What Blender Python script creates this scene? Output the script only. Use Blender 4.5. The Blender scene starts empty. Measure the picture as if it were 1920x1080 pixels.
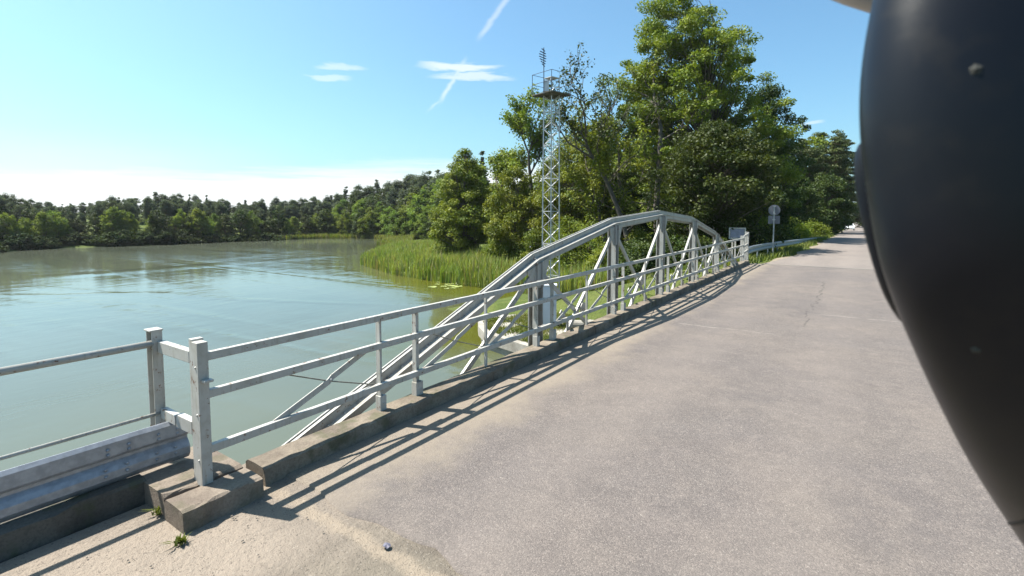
import bpy, bmesh, math, random
import numpy as np
from mathutils import Vector, Matrix
R = math.radians
PI = math.pi
scene = bpy.context.scene
col = scene.collection

# ------------------------------------------------------------------ camera, sky, sun, exposure
F, CY, YAW, PIT, H = 946.8, 461.9, 0.6029, 0.0660, 2.0
cam_d = bpy.data.cameras.new("camera")
cam = bpy.data.objects.new("camera", cam_d); col.objects.link(cam)
cam.location = (0, 0, H)
cam.rotation_euler = (PI/2 - PIT, 0, YAW)
cam_d.sensor_width = 36; cam_d.lens = 36*F/1920
cam_d.shift_y = (CY - 540)/1920
cam_d.clip_start = 0.02; cam_d.clip_end = 6000
cam_d.dof.use_dof = True; cam_d.dof.focus_distance = 9.0; cam_d.dof.aperture_fstop = 6.0
scene.camera = cam
_M = Matrix.Rotation(YAW, 3, 'Z') @ Matrix.Rotation(PI/2 - PIT, 3, 'X')
RT, UP, FW = _M @ Vector((1,0,0)), _M @ Vector((0,1,0)), _M @ Vector((0,0,-1))
def at(x, y, d):
    """point of the place seen at photo pixel x, y at depth d metres"""
    return Vector((0,0,H)) + (FW + RT*((x-960)/F) - UP*((y-CY)/F))*d
def atz(x, y, z):
    r = FW + RT*((x-960)/F) - UP*((y-CY)/F)
    return Vector((0,0,H)) + r*((z-H)/r.z)

SUN = Vector((-0.575, -0.21, 1.0)).normalized()
SUN_EL = math.asin(SUN.z); SUN_ROT = math.atan2(SUN.x, SUN.y)
sun_d = bpy.data.lights.new("sun", 'SUN'); sun_d.energy = 5.0; sun_d.angle = R(0.53); sun_d.color = (1.0, 0.95, 0.87)
sun = bpy.data.objects.new("sun", sun_d); col.objects.link(sun)
sun.rotation_euler = SUN.to_track_quat('Z', 'Y').to_euler()
scene.view_settings.view_transform = 'Standard'; scene.view_settings.look = 'None'
scene.view_settings.exposure = 1.35; scene.view_settings.gamma = 1.0

world = bpy.data.worlds.new("World"); scene.world = world; world.use_nodes = True
wt = world.node_tree; wt.nodes.clear()

class NT:
    """small node-tree writer"""
    def __init__(s, t): s.t = t
    def n(s, kind, **kw):
        nd = s.t.nodes.new(kind)
        for k, v in kw.items():
            if k == 'inp':
                for a, b in v.items(): s.put(nd.inputs[a], b)
            else: setattr(nd, k, v)
        return nd
    def put(s, sock, v):
        if isinstance(v, bpy.types.NodeSocket): s.t.links.new(v, sock)
        else: sock.default_value = v
    def m(s, op, a, b=0.0, c=None, clamp=False):
        nd = s.t.nodes.new('ShaderNodeMath'); nd.operation = op; nd.use_clamp = clamp
        s.put(nd.inputs[0], a); s.put(nd.inputs[1], b)
        if c is not None: s.put(nd.inputs[2], c)
        return nd.outputs[0]
    def vm(s, op, a, b=(0,0,0)):
        nd = s.t.nodes.new('ShaderNodeVectorMath'); nd.operation = op
        s.put(nd.inputs[0], a); s.put(nd.inputs[1], b)
        return nd.outputs[0]
    def mix(s, f, a, b, mode='MIX'):
        nd = s.t.nodes.new('ShaderNodeMix'); nd.data_type = 'RGBA'; nd.blend_type = mode
        s.put(nd.inputs[0], f)
        for i, v in ((6, a), (7, b)):
            s.put(nd.inputs[i], v if isinstance(v, bpy.types.NodeSocket) else (*v[:3], 1))
        return nd.outputs[2]
    def noise(s, vec, scale, detail=3, rough=0.55, dist=0.0):
        nd = s.t.nodes.new('ShaderNodeTexNoise')
        s.put(nd.inputs['Vector'], vec); nd.inputs['Scale'].default_value = scale
        nd.inputs['Detail'].default_value = detail; nd.inputs['Roughness'].default_value = rough
        nd.inputs['Distortion'].default_value = dist
        return nd.outputs[0]
    def ramp(s, f, lo, hi, a=0.0, b=1.0):
        nd = s.t.nodes.new('ShaderNodeMapRange'); nd.interpolation_type = 'SMOOTHSTEP'
        s.put(nd.inputs[0], f); nd.inputs[1].default_value = lo; nd.inputs[2].default_value = hi
        nd.inputs[3].default_value = a; nd.inputs[4].default_value = b
        return nd.outputs[0]

w = NT(wt)
sky = w.n('ShaderNodeTexSky', sky_type='NISHITA')
sky.sun_disc = False; sky.sun_elevation = SUN_EL; sky.sun_rotation = SUN_ROT
sky.altitude = 100; sky.air_density = 1.0; sky.dust_density = 2.2; sky.ozone_density = 3.5
tc = w.n('ShaderNodeTexCoord'); dvec = tc.outputs['Generated']
sx = w.n('ShaderNodeSeparateXYZ', inp={0: dvec})
az = w.m('ARCTAN2', sx.outputs[0], sx.outputs[1])           # 0 = along the road, negative to the left
el = w.m('ARCSINE', sx.outputs[2])
def azel(x, y):
    d = (at(x, y, 1) - Vector((0,0,H))).normalized()
    return math.atan2(d.x, d.y), math.asin(d.z)
nz = w.noise(w.vm('MULTIPLY', dvec, (1, 1, 6)), 14, 5, 0.6)
nz2 = w.noise(w.vm('MULTIPLY', dvec, (1, 1, 9)), 4, 4, 0.55)
nzc = w.m('SUBTRACT', nz, 0.5)
total = None
def add(a):
    global total
    total = a if total is None else w.m('MAXIMUM', total, a)
# low cloud bank over the far shore
edge = w.m('MULTIPLY_ADD', w.m('SUBTRACT', nz2, 0.5), 0.05, w.m('MULTIPLY_ADD', nzc, 0.012, el))
edge = w.m('MULTIPLY_ADD', az, -0.045, w.m('SUBTRACT', edge, 0.027))
bank = w.m('MULTIPLY', w.ramp(w.m('MULTIPLY_ADD', w.m('SUBTRACT', w.noise(w.vm('MULTIPLY', dvec, (1, 1, 22)), 5, 5, .6), .5), .05, edge), 0.070, 0.112, 1, 0), w.ramp(az, -0.50, -0.25, 1, 0))
add(w.m('MULTIPLY', bank, w.m('MULTIPLY_ADD', nz2, 0.7, 0.45)))
add(w.m('MULTIPLY', w.m('MULTIPLY', w.ramp(edge, 0.03, 0.17, 1, 0), w.ramp(az, -1.35, -0.95, 1, 0)), 0.5))
def wisp(x, y, wx, wy, amp):
    a0, e0 = azel(x, y); wa, we = wx/F, wy/F
    da = w.m('DIVIDE', w.m('SUBTRACT', az, a0), wa)
    de = w.m('DIVIDE', w.m('SUBTRACT', w.m('MULTIPLY_ADD', nzc, 0.030, el), e0), we)
    r = w.m('ADD', w.m('MULTIPLY', da, da), w.m('MULTIPLY', de, de))
    add(w.m('MULTIPLY', w.ramp(r, 0.1, 1.3, 1, 0), amp))
wisp(640, 126, 46, 5.5, .36); wisp(615, 146, 40, 4.5, .36)
wisp(862, 125, 78, 8, .62); wisp(885, 144, 78, 8, .5)
wisp(1520, 231, 20, 4, .35)
def streak(x0, y0, x1, y1, wid, amp):
    a0, e0 = azel(x0, y0); a1, e1 = azel(x1, y1); L = math.hypot(a1-a0, e1-e0)
    ta, te = (a1-a0)/L, (e1-e0)/L
    pa, pe = w.m('SUBTRACT', az, a0), w.m('SUBTRACT', el, e0)
    t = w.m('ADD', w.m('MULTIPLY', pa, ta), w.m('MULTIPLY', pe, te))
    q = w.m('ABSOLUTE', w.m('ADD', w.m('ADD', w.m('MULTIPLY', pa, -te), w.m('MULTIPLY', pe, ta)), w.m('MULTIPLY', nzc, 0.008)))
    mk = w.m('MULTIPLY', w.ramp(q, 0, wid/F, 1, 0), w.m('MULTIPLY', w.ramp(t, -0.012, 0.02, 0, 1), w.ramp(t, L-0.02, L+0.012, 1, 0)))
    add(w.m('MULTIPLY', mk, amp))
streak(975, -40, 898, 72, 8, .33); streak(872, 112, 826, 190, 6.5, .45); streak(828, 186, 803, 207, 4, .3)
skyc = w.mix(1.0, sky.outputs[0], (0.80, 1.09, 1.08), 'MULTIPLY')
lum = w.n('ShaderNodeRGBToBW', inp={0: skyc})
cl = w.mix(total, skyc, (6, 6.1, 6.2))
bg = w.n('ShaderNodeBackground', inp={'Color': cl, 'Strength': 0.078})
wo = w.n('ShaderNodeOutputWorld', inp={0: bg.outputs[0]})

# ------------------------------------------------------------------ helpers
def tag(o, label=None, cat=None, group=None, kind=None):
    if label: o['label'] = label
    if cat: o['category'] = cat
    if group: o['group'] = group
    if kind: o['kind'] = kind
    return o
def empty(name, loc=(0,0,0), rz=0.0, **kw):
    o = bpy.data.objects.new(name, None); col.objects.link(o)
    o.location = loc; o.rotation_euler = (0,0,rz); o.empty_display_size = 0.2
    return tag(o, **kw)
class MB:
    """collects shapes; build() links them as ONE mesh object"""
    def __init__(s): s.v = []; s.f = []
    def add(s, vs, fs):
        b = len(s.v); s.v += [tuple(p) for p in vs]; s.f += [tuple(i+b for i in f) for f in fs]; return s
    def box(s, c, size, rot=None):
        hx, hy, hz = (d/2 for d in size); c = Vector(c)
        vs = [Vector((x,y,z)) for x in (-hx,hx) for y in (-hy,hy) for z in (-hz,hz)]
        if rot is not None: vs = [rot @ p for p in vs]
        return s.add([c+p for p in vs], [(0,1,3,2),(4,6,7,5),(0,4,5,1),(2,3,7,6),(0,2,6,4),(1,5,7,3)])
    def bar(s, p0, p1, wd, ht, up=(0,0,1)):
        """box from p0 to p1: ht along up, wd across"""
        p0, p1 = Vector(p0), Vector(p1); d = (p1-p0).normalized()
        sd = d.cross(Vector(up)).normalized(); u = sd.cross(d)
        vs = [p + sd*a*wd/2 + u*b*ht/2 for p in (p0,p1) for a,b in ((-1,-1),(1,-1),(1,1),(-1,1))]
        return s.add(vs, [(0,1,2,3),(4,7,6,5),(0,4,5,1),(1,5,6,2),(2,6,7,3),(3,7,4,0)])
    def tube(s, pts, rad, n=8, caps=True):
        pts = [Vector(p) for p in pts]; rad = rad if isinstance(rad, (list,tuple)) else [rad]*len(pts)
        vs, fs = [], []; ref = None
        for i, p in enumerate(pts):
            d = (pts[min(i+1,len(pts)-1)] - pts[max(i-1,0)]).normalized()
            if ref is None: ref = d.orthogonal().normalized()
            ref = (ref - d*ref.dot(d)).normalized(); b = d.cross(ref)
            vs += [p + (ref*math.cos(2*PI*k/n) + b*math.sin(2*PI*k/n))*rad[i] for k in range(n)]
        for i in range(len(pts)-1):
            for k in range(n): fs.append((i*n+k, i*n+(k+1)%n, (i+1)*n+(k+1)%n, (i+1)*n+k))
        if caps: fs += [tuple(range(n))[::-1], tuple((len(pts)-1)*n+k for k in range(n))]
        return s.add(vs, fs)
    def prism(s, poly, axis_vec):
        """extrude a closed 3-D polygon by a vector"""
        n = len(poly); a = Vector(axis_vec); poly = [Vector(p) for p in poly]
        fs = [tuple(range(n))[::-1], tuple(range(n, 2*n))] + [(i,(i+1)%n,n+(i+1)%n,n+i) for i in range(n)]
        return s.add(poly + [p+a for p in poly], fs)
    def dome(s, c, r, up=(0,0,1), n=6):
        c = Vector(c); u = Vector(up).normalized(); a = u.orthogonal().normalized(); b = u.cross(a)
        vs = [c + (a*math.cos(2*PI*k/n)+b*math.sin(2*PI*k/n))*r for k in range(n)]
        vs += [c + (a*math.cos(2*PI*k/n)+b*math.sin(2*PI*k/n))*r*.62 + u*r*.6 for k in range(n)] + [c+u*r*.8]
        fs = [(k,(k+1)%n,n+(k+1)%n,n+k) for k in range(n)] + [(n+k,n+(k+1)%n,2*n) for k in range(n)]
        return s.add(vs, fs)
    def build(s, name, mat, parent=None, bevel=0.0, smooth=False, **kw):
        me = bpy.data.meshes.new(name); me.from_pydata(s.v, [], s.f)
        bm = bmesh.new(); bm.from_mesh(me); bmesh.ops.recalc_face_normals(bm, faces=bm.faces); bm.to_mesh(me); bm.free()
        if smooth: me.polygons.foreach_set('use_smooth', [True]*len(me.polygons))
        me.materials.append(mat)
        o = bpy.data.objects.new(name, me); col.objects.link(o)
        if parent is not None: o.parent = parent
        if bevel:
            m = o.modifiers.new('bevel', 'BEVEL'); m.width = bevel; m.segments = 2; m.limit_method = 'ANGLE'
        return tag(o, **kw)
def mesh_np(name, v, f, mat, parent=None, smooth=False, **kw):
    """v (N,3); f (M,k) all faces of one size"""
    me = bpy.data.meshes.new(name); v = np.asarray(v, np.float32); f = np.asarray(f, np.int32)
    me.vertices.add(len(v)); me.vertices.foreach_set('co', v.ravel())
    k = f.shape[1]; me.loops.add(f.size); me.loops.foreach_set('vertex_index', f.ravel())
    me.polygons.add(len(f)); me.polygons.foreach_set('loop_start', np.arange(0, f.size, k, dtype=np.int32))
    me.polygons.foreach_set('loop_total', np.full(len(f), k, np.int32))
    if smooth: me.polygons.foreach_set('use_smooth', np.ones(len(f), bool))
    me.update(calc_edges=True); me.materials.append(mat)
    o = bpy.data.objects.new(name, me); col.objects.link(o)
    if parent is not None: o.parent = parent
    return tag(o, **kw)
def copy_tree(o, parent=None):
    c = o.copy(); col.objects.link(c)
    if parent is not None: c.parent = parent
    for ch in o.children: copy_tree(ch, c)
    return c

def material(name):
    m = bpy.data.materials.new(name); m.use_nodes = True; t = m.node_tree; t.nodes.clear()
    n = NT(t); out = n.n('ShaderNodeOutputMaterial')
    return m, n, out
def principled(n, out, color, rough=0.6, metal=0.0, normal=None, spec=0.5, ior=None):
    p = n.n('ShaderNodeBsdfPrincipled')
    n.put(p.inputs['Base Color'], color if isinstance(color, bpy.types.NodeSocket) else (*color, 1))
    n.put(p.inputs['Roughness'], rough); n.put(p.inputs['Metallic'], metal)
    n.put(p.inputs['Specular IOR Level'], spec)
    if ior: p.inputs['IOR'].default_value = ior
    if normal is not None: n.put(p.inputs['Normal'], normal)
    n.t.links.new(p.outputs[0], out.inputs[0]); return p
def bump(n, h, strength, dist):
    b = n.n('ShaderNodeBump', inp={'Strength': strength, 'Distance': dist, 'Height': h}); return b.outputs[0]
def pos(n): return n.n('ShaderNodeNewGeometry').outputs['Position']
def simple(name, c, rough=.6, metal=0., var=.12, scale=8., spec=.5):
    m, n, out = material(name); p = pos(n)
    q = n.noise(p, scale, 4); f = n.ramp(q, .3, .7)
    principled(n, out, n.mix(f, [x*(1-var) for x in c], [min(1,x*(1+var)) for x in c]), rough, metal, spec=spec)
    return m

# ------------------------------------------------------------------ materials
def paint(name, base, rust=.62, dirt=.5):
    m, n, out = material(name); p = pos(n)
    d = n.ramp(n.noise(p, 5, 6, .65), .42, .75, 0, dirt)
    streak_ = n.ramp(n.noise(n.vm('MULTIPLY', p, (9, 9, 1.2)), 4, 4), .5, .72, 0, dirt*1.1)
    c = n.mix(n.m('MAXIMUM', d, streak_), base, [base[0]*.62, base[1]*.58, base[2]*.48])
    r = n.ramp(n.noise(p, 17, 5, .7), rust, rust+.05)
    c = n.mix(r, c, (.13, .055, .025))
    h = n.noise(p, 60, 3)
    principled(n, out, c, n.m('ADD', .42, n.m('MULTIPLY', d, .3)), normal=bump(n, h, .25, .002))
    return m
M_PAINT = paint('weathered_light_paint', (.38, .37, .34), .60, .6)
M_TRUSS = paint('truss_paint', (.31, .305, .285), .62, .6)
M_GALV = simple('galvanised_steel', (.26, .275, .30), .45, .4, .15, 20)
M_GALV_OLD = simple('dull_galvanised_steel', (.25, .27, .28), .5, .4, .2, 6)
M_TOWER = simple('tower_steel', (.46, .465, .47), .45, .3, .12, 3)
M_DARKSTEEL = simple('dark_steel', (.045, .06, .085), .5, .3)
M_CAB = simple('cabinet_grey', (.55, .58, .63), .45, 0, .05, 2)
M_ROD = simple('dark_rod', (.17, .16, .13), .6, .2, .3, 30)

def concrete(name, base, dark, moss=.0):
    m, n, out = material(name); p = pos(n)
    a = n.ramp(n.noise(p, 2.2, 7, .65), .35, .7)
    g = n.ramp(n.noise(p, 55, 4, .7), .42, .7)
    c = n.mix(a, base, dark); c = n.mix(n.m('MULTIPLY', g, .45), c, [x*.55 for x in dark])
    if moss:
        k = n.ramp(n.noise(p, 4.5, 5, .6), .52, .66, 0, moss); c = n.mix(k, c, (.06, .065, .03))
    h = n.m('ADD', n.m('MULTIPLY', n.noise(p, 12, 5), .7), n.m('MULTIPLY', n.noise(p, 90, 4), .5))
    principled(n, out, c, .9, normal=bump(n, h, .7, .012), spec=.25)
    return m
M_KERB = concrete('old_kerb_concrete', (.215, .18, .138), (.10, .08, .062), .55)
M_PLINTH = concrete('plinth_concrete', (.20, .165, .13), (.12, .096, .077), .35)
M_QUAY = concrete('quay_concrete', (.33, .31, .27), (.22, .20, .17), .2)
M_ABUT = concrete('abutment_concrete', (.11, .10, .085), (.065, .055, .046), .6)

def road_mat(name, base, warm, sand=True, crack=True):
    m, n, out = material(name); p = pos(n); s = n.n('ShaderNodeSeparateXYZ', inp={0: p})
    big = n.ramp(n.noise(p, .45, 4, .6), .35, .65)
    mid = n.ramp(n.noise(p, 2.6, 6, .65), .35, .68)
    c = n.mix(big, base, warm); c = n.mix(n.m('MULTIPLY', mid, .5), c, [x*.74 for x in base]); c = n.mix(n.ramp(n.noise(p, 7.5, 5, .7), .5, .68, 0, .35), c, [x*1.35 for x in warm])
    vo = n.n('ShaderNodeTexVoronoi', inp={'Vector': p, 'Scale': 130.0}); vc = n.n('ShaderNodeSeparateColor', inp={0: vo.outputs['Color']})
    fine = n.noise(p, 160, 2, .6)
    c = n.mix(n.m('MULTIPLY', n.ramp(vc.outputs[0], .0, 1), .5), c, n.mix(n.ramp(vc.outputs[1], .3, .9), [x*.5 for x in base], [min(.8, x*1.5) for x in warm]))
    c = n.mix(n.ramp(vc.outputs[2], .98, .995, 0, .3), c, (.36, .33, .29))         # pale stones in the surface
    c = n.mix(n.ramp(fine, .55, .75, 0, .45), c, [x*.35 for x in base])
    v2 = n.n('ShaderNodeTexVoronoi', inp={'Vector': p, 'Scale': 24.0}); v2c = n.n('ShaderNodeSeparateColor', inp={0: v2.outputs['Color']})
    c = n.mix(n.m('MULTIPLY', n.ramp(v2c.outputs[0], .95, .98), n.ramp(v2.outputs['Distance'], .12, .3, .24, 0)), c, (.30, .27, .235))
    for tx, amp_ in ((-1.9, .14), (-.35, .12), (1.25, .14)):     # polished wheel lanes
        tq = n.m('ABSOLUTE', n.m('SUBTRACT', n.m('MULTIPLY_ADD', n.m('SUBTRACT', n.noise(p, .9, 4), .5), .7, s.outputs[0]), tx))
        c = n.mix(n.m('MULTIPLY', n.ramp(tq, .1, .55, 1, 0), amp_), c, [x*1.45 for x in warm])
    patch = n.m('MULTIPLY', n.ramp(n.noise(p, .33, 2, .4, .4), .56, .60), n.ramp(mid, .2, .6, .10, .28))
    c = n.mix(patch, c, [base[0]*.74, base[1]*.76, base[2]*.80])
    stain = n.ramp(n.noise(p, 1.1, 5, .7), .6, .72, 0, .35)
    c = n.mix(stain, c, [x*.55 for x in base])
    wob = n.m('MULTIPLY', n.m('SUBTRACT', n.noise(p, 1.6, 6, .65), .5), .5)
    if crack:
        def line(ax, c0, wd, lo, hi, other, amp):
            d = n.m('ABSOLUTE', n.m('SUBTRACT', n.m('ADD', s.outputs[ax], wob), c0))
            k = n.m('MULTIPLY', n.ramp(d, wd*.4, wd, 1, 0), n.m('MULTIPLY', n.ramp(s.outputs[other], lo, lo+.5, 0, 1), n.ramp(s.outputs[other], hi-.5, hi, 1, 0)))
            return n.m('MULTIPLY', n.m('MULTIPLY', k, n.ramp(n.noise(p, 5, 4), .35, .55)), amp)
        c = n.mix(line(0, -.75, .022, 10.0, 17.5, 1, .75), c, (.05, .045, .04))
        c = n.mix(line(0, 1.35, .02, 6.0, 21, 1, .4), c, (.06, .055, .05))
        c = n.mix(line(1, 9.2, .05, -2.9, -.9, 0, .55), c, (.24, .215, .185))
        c = n.mix(line(1, 11.6, .05, -.9, 1.0, 0, .5), c, (.24, .215, .185))
        c = n.mix(line(1, 16.4, .03, -2.4, 1.0, 0, .4), c, (.08, .075, .07))
    if sand:
        e = n.m('ADD', s.outputs[0], n.m('MULTIPLY', n.m('SUBTRACT', n.noise(p, 1.4, 6, .65), .5), 1.1))
        k = n.ramp(e, -3.1, -2.55, 1, 0)
        c = n.mix(n.m('MULTIPLY', k, n.ramp(n.noise(p, 14, 4), .2, .55, .45, .95)), c, n.mix(n.ramp(fine, .35, .65), (.155, .128, .098), (.225, .19, .15)))
    h = n.m('ADD', n.m('MULTIPLY', vo.outputs['Distance'], -.6), n.m('MULTIPLY', fine, .5))
    principled(n, out, c, .85, normal=bump(n, h, .8, .006), spec=.3)
    return m
M_DECK = road_mat('bridge_asphalt', (.110, .096, .090), (.143, .121, .106))
M_ROAD = road_mat('far_asphalt', (.160, .137, .122), (.185, .158, .138), sand=False, crack=False)

def approach_mat():
    m, n, out = material('approach_surface'); p = pos(n); s = n.n('ShaderNodeSeparateXYZ', inp={0: p})
    fine = n.noise(p, 120, 3, .65); mid = n.noise(p, 3.2, 6, .65); big = n.noise(p, .8, 4)
    conc = n.mix(n.ramp(mid, .35, .68), (.165, .142, .112), (.115, .098, .079))
    sandc = n.mix(n.ramp(big, .4, .6), (.232, .194, .156), (.190, .160, .130))
    e = n.m('ADD', s.outputs[0], n.m('MULTIPLY', n.m('SUBTRACT', n.noise(p, 1.3, 6, .65), .5), 1.6))
    c = n.mix(n.ramp(e, -2.9, -2.1, 1, 0), conc, sandc)
    # pale worn seam between the slab and the sandy edge
    q = n.m('ABSOLUTE', n.m('ADD', n.m('SUBTRACT', s.outputs[1], 1.93), n.m('MULTIPLY', n.m('SUBTRACT', n.noise(p, 5, 5, .6), .5), .16)))
    c = n.mix(n.ramp(q, .02, .08, .75, 0), c, (.25, .205, .155))
    c = n.mix(n.ramp(fine, .56, .75, 0, .55), c, [.065, .053, .042])
    vo = n.n('ShaderNodeTexVoronoi', inp={'Vector': p, 'Scale': 120.0}); vc = n.n('ShaderNodeSeparateColor', inp={0: vo.outputs['Color']})
    c = n.mix(n.ramp(vc.outputs[0], .94, .99, 0, .4), c, (.28, .25, .21))
    c = n.mix(n.ramp(vc.outputs[1], .93, .98, 0, .55), c, (.05, .042, .036))
    h = n.m('ADD', n.m('MULTIPLY', mid, 1.6), n.m('ADD', n.m('MULTIPLY', fine, .3), n.m('MULTIPLY', n.noise(p, 28, 4, .7), .7)))
    principled(n, out, c, .92, normal=bump(n, h, .9, .03), spec=.2)
    return m
M_APPR = approach_mat()

def ground_mat():
    m, n, out = material('grassy_ground'); p = pos(n)
    a = n.ramp(n.noise(p, .5, 5, .6), .35, .65); b = n.noise(p, 9, 5, .7); c2 = n.noise(p, .06, 3)
    g = n.mix(a, (.062, .088, .020), (.100, .120, .032)); g = n.mix(n.ramp(b, .45, .7, 0, .6), g, (.040, .052, .018))
    g = n.mix(n.ramp(c2, .55, .7, 0, .5), g, (.085, .075, .04))
    principled(n, out, g, .95, normal=bump(n, b, 1, .1), spec=.15); return m
M_GROUND = ground_mat()

WAKES = [(-60.5,14,-57,52,3.2,.35),(-50.3,8.7,-41.1,15.2,.9,.12),(-41.1,15.2,-25.4,21.3,.8,.10),(-64.5,24,-71.5,46,3.0,.3)]
def water_mat():
    m, n, out = material('lake_water'); p = pos(n)
    sh = n.n('ShaderNodeAttribute', attribute_name='shallow').outputs['Fac']
    body = n.mix(n.ramp(n.noise(p, .07, 3), .35, .65), (.072, .084, .060), (.088, .099, .071))
    body = n.mix(sh, body, (.066, .070, .010))
    def wv(sc, rot, st, det=3):
        mp = n.n('ShaderNodeMapping', inp={'Vector': p}); mp.inputs['Rotation'].default_value = (0,0,rot); mp.inputs['Scale'].default_value = (1, st, 1)
        return n.noise(mp.outputs[0], sc, det, .55)
    big = wv(.55, R(20), .35); med = wv(2.0, R(35), .45); fin = wv(6.5, R(10), .6, 2)
    # wind patches: ruffled water against calmer lanes
    mp = n.n('ShaderNodeMapping', inp={'Vector': p}); mp.inputs['Rotation'].default_value = (0,0,R(-52)); mp.inputs['Scale'].default_value = (.35, 2.2, 1)
    lane = n.ramp(n.noise(mp.outputs[0], .035, 4, .55, .6), .42, .62, .14, 1)
    calm = n.m('MULTIPLY', lane, n.m('SUBTRACT', 1.0, n.m('MULTIPLY', sh, .55)))
    h = n.m('ADD', n.m('MULTIPLY', big, .9), n.m('ADD', n.m('MULTIPLY', med, .34), n.m('MULTIPLY', fin, .11)))
    # long low wakes left by boats, crossing the lake
    sp = n.n('ShaderNodeSeparateXYZ', inp={0: p}); wk = None; wob = n.m('MULTIPLY', n.m('SUBTRACT', n.noise(p, .09, 3), .5), 3.0)
    for (ax, ay, bx, by, wid, amp) in WAKES:
        L = math.hypot(bx-ax, by-ay); tx, ty = (bx-ax)/L, (by-ay)/L
        px_, py_ = n.m('SUBTRACT', sp.outputs[0], ax), n.m('SUBTRACT', sp.outputs[1], ay)
        q = n.m('ADD', n.m('ADD', n.m('MULTIPLY', px_, -ty), n.m('MULTIPLY', py_, tx)), wob)
        t = n.m('ADD', n.m('MULTIPLY', px_, tx), n.m('MULTIPLY', py_, ty))
        g = n.m('MULTIPLY', n.ramp(n.m('ABSOLUTE', q), 0, wid, 1, 0), n.m('MULTIPLY', n.ramp(t, -4, 6, 0, 1), n.ramp(t, L-6, L+8, 1, 0)))
        g = n.m('MULTIPLY', g, amp); wk = g if wk is None else n.m('ADD', wk, g)
    nrm = bump(n, n.m('ADD', n.m('MULTIPLY', h, calm), wk), 1.0, .115)
    principled(n, out, body, .05, normal=nrm, ior=1.33)
    return m
M_WATER = water_mat()

def leaf_mat(name, a, b, trans=.28, sc=.9, spec=.18):
    m, n, out = material(name); p = pos(n)
    oi = n.n('ShaderNodeObjectInfo').outputs['Random']
    k = n.ramp(n.noise(p, sc, 4, .65), .35, .65); k2 = n.noise(p, 7, 2)
    c = n.mix(k, a, b)
    hs = n.n('ShaderNodeHueSaturation', inp={'Color': c, 'Hue': n.m('ADD', .485, n.m('MULTIPLY', oi, .03)), 'Saturation': 1.0,
        'Value': n.m('ADD', n.m('MULTIPLY_ADD', oi, .30, .60), n.m('MULTIPLY', k2, .6))})
    p1 = n.n('ShaderNodeBsdfPrincipled', inp={'Base Color': hs.outputs[0], 'Roughness': .55, 'Specular IOR Level': spec})
    tcol = n.mix(1.0, hs.outputs[0], (1.35, 1.3, .45), 'MULTIPLY')
    tr = n.n('ShaderNodeBsdfTranslucent', inp={'Color': tcol})
    mx = n.n('ShaderNodeMixShader', inp={0: trans, 1: p1.outputs[0], 2: tr.outputs[0]})
    n.t.links.new(mx.outputs[0], out.inputs[0]); return m
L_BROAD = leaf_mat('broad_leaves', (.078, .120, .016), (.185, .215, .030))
L_DARK = leaf_mat('shade_dark_leaves', (.025, .045, .010), (.058, .080, .016), .25)  # leaf colour lowered so the shade inside the woods is part of it
L_BRIGHT = leaf_mat('bright_leaves', (.095, .140, .018), (.145, .180, .028), .4)
L_PINE = leaf_mat('pine_needles', (.050, .074, .024), (.092, .110, .038), .2)
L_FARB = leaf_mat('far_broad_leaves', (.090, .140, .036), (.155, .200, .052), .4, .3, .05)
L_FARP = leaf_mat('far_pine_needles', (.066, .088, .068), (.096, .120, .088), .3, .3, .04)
L_REED = leaf_mat('reed_blades', (.130, .182, .036), (.220, .240, .080), .35, .6)
L_BUSH = leaf_mat('waterline_leaves', (.022, .036, .014), (.04, .056, .02), .2, .4, .03)
L_GRASS = leaf_mat('verge_grass_blades', (.085, .120, .022), (.140, .150, .045), .35, .8)
BARK = simple('grey_bark', (.085, .072, .058), .9, 0, .3, 5)
BARK_PINE = simple('pine_bark', (.15, .09, .06), .9, 0, .3, 3)
BARK_PALE = simple('pale_dead_wood', (.22, .20, .17), .9, 0, .2, 5)

# ------------------------------------------------------------------ terrain and lake
WZ = -3.8
SHORE = [(-88,-70),(-96,-20),(-103,14),(-109,26),(-104.5,39),(-106.5,54),(-104.5,71),(-93,80),(-80,76),(-64,58.5),(-53,44),(-45.5,37.4),
         (-35.2,33.0),(-27.4,31.6),(-20,31.2),(-15.6,27.5),(-13.9,21.5),(-11.5,19.2),(-8,19.6),(-6,21.4),(0,22.2),(7,22.5),(12,24),(40,27),(140,30),(1600,60)]
LAND = SHORE + [(1600,1700),(-1700,1700),(-1700,-70)]
NEAR = [(-4.25,1.75),(7.5,1.75),(12,-2),(60,-14),(1600,-60),(1600,-1600),(-30,-1600),(-9,-40),(-4.35,-9)]
def seg_dist(X, Y, pts, closed):
    D = np.full(X.shape, 1e9); n = len(pts)
    for i in range(n if closed else n-1):
        ax, ay = pts[i]; bx, by = pts[(i+1) % n]; dx, dy = bx-ax, by-ay
        t = np.clip(((X-ax)*dx+(Y-ay)*dy)/(dx*dx+dy*dy), 0, 1)
        D = np.minimum(D, np.hypot(X-ax-t*dx, Y-ay-t*dy))
    return D
def inside(X, Y, poly):
    r = np.zeros(X.shape, bool); n = len(poly)
    for i in range(n):
        ax, ay = poly[i]; bx, by = poly[(i+1) % n]
        if ay == by: continue
        c = ((ay > Y) != (by > Y)) & (X < (bx-ax)*(Y-ay)/(by-ay)+ax); r ^= c
    return r
def road_left(y): return np.interp(y, [0,22,27.5,34,47,60,90,132,400], [-3.35,-3.1,-2.4,-2.1,-1.9,-1.8,-2.2,-2.75,-6])
def road_z(y): return np.interp(y, [40,60,90,132,400], [0,-.25,-.85,-1.75,-3.0])
def road_right(y): return np.interp(y, [0,22,30,80,132,400], [3.6,3.4,2.6,2.4,2.2,-1])
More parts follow.
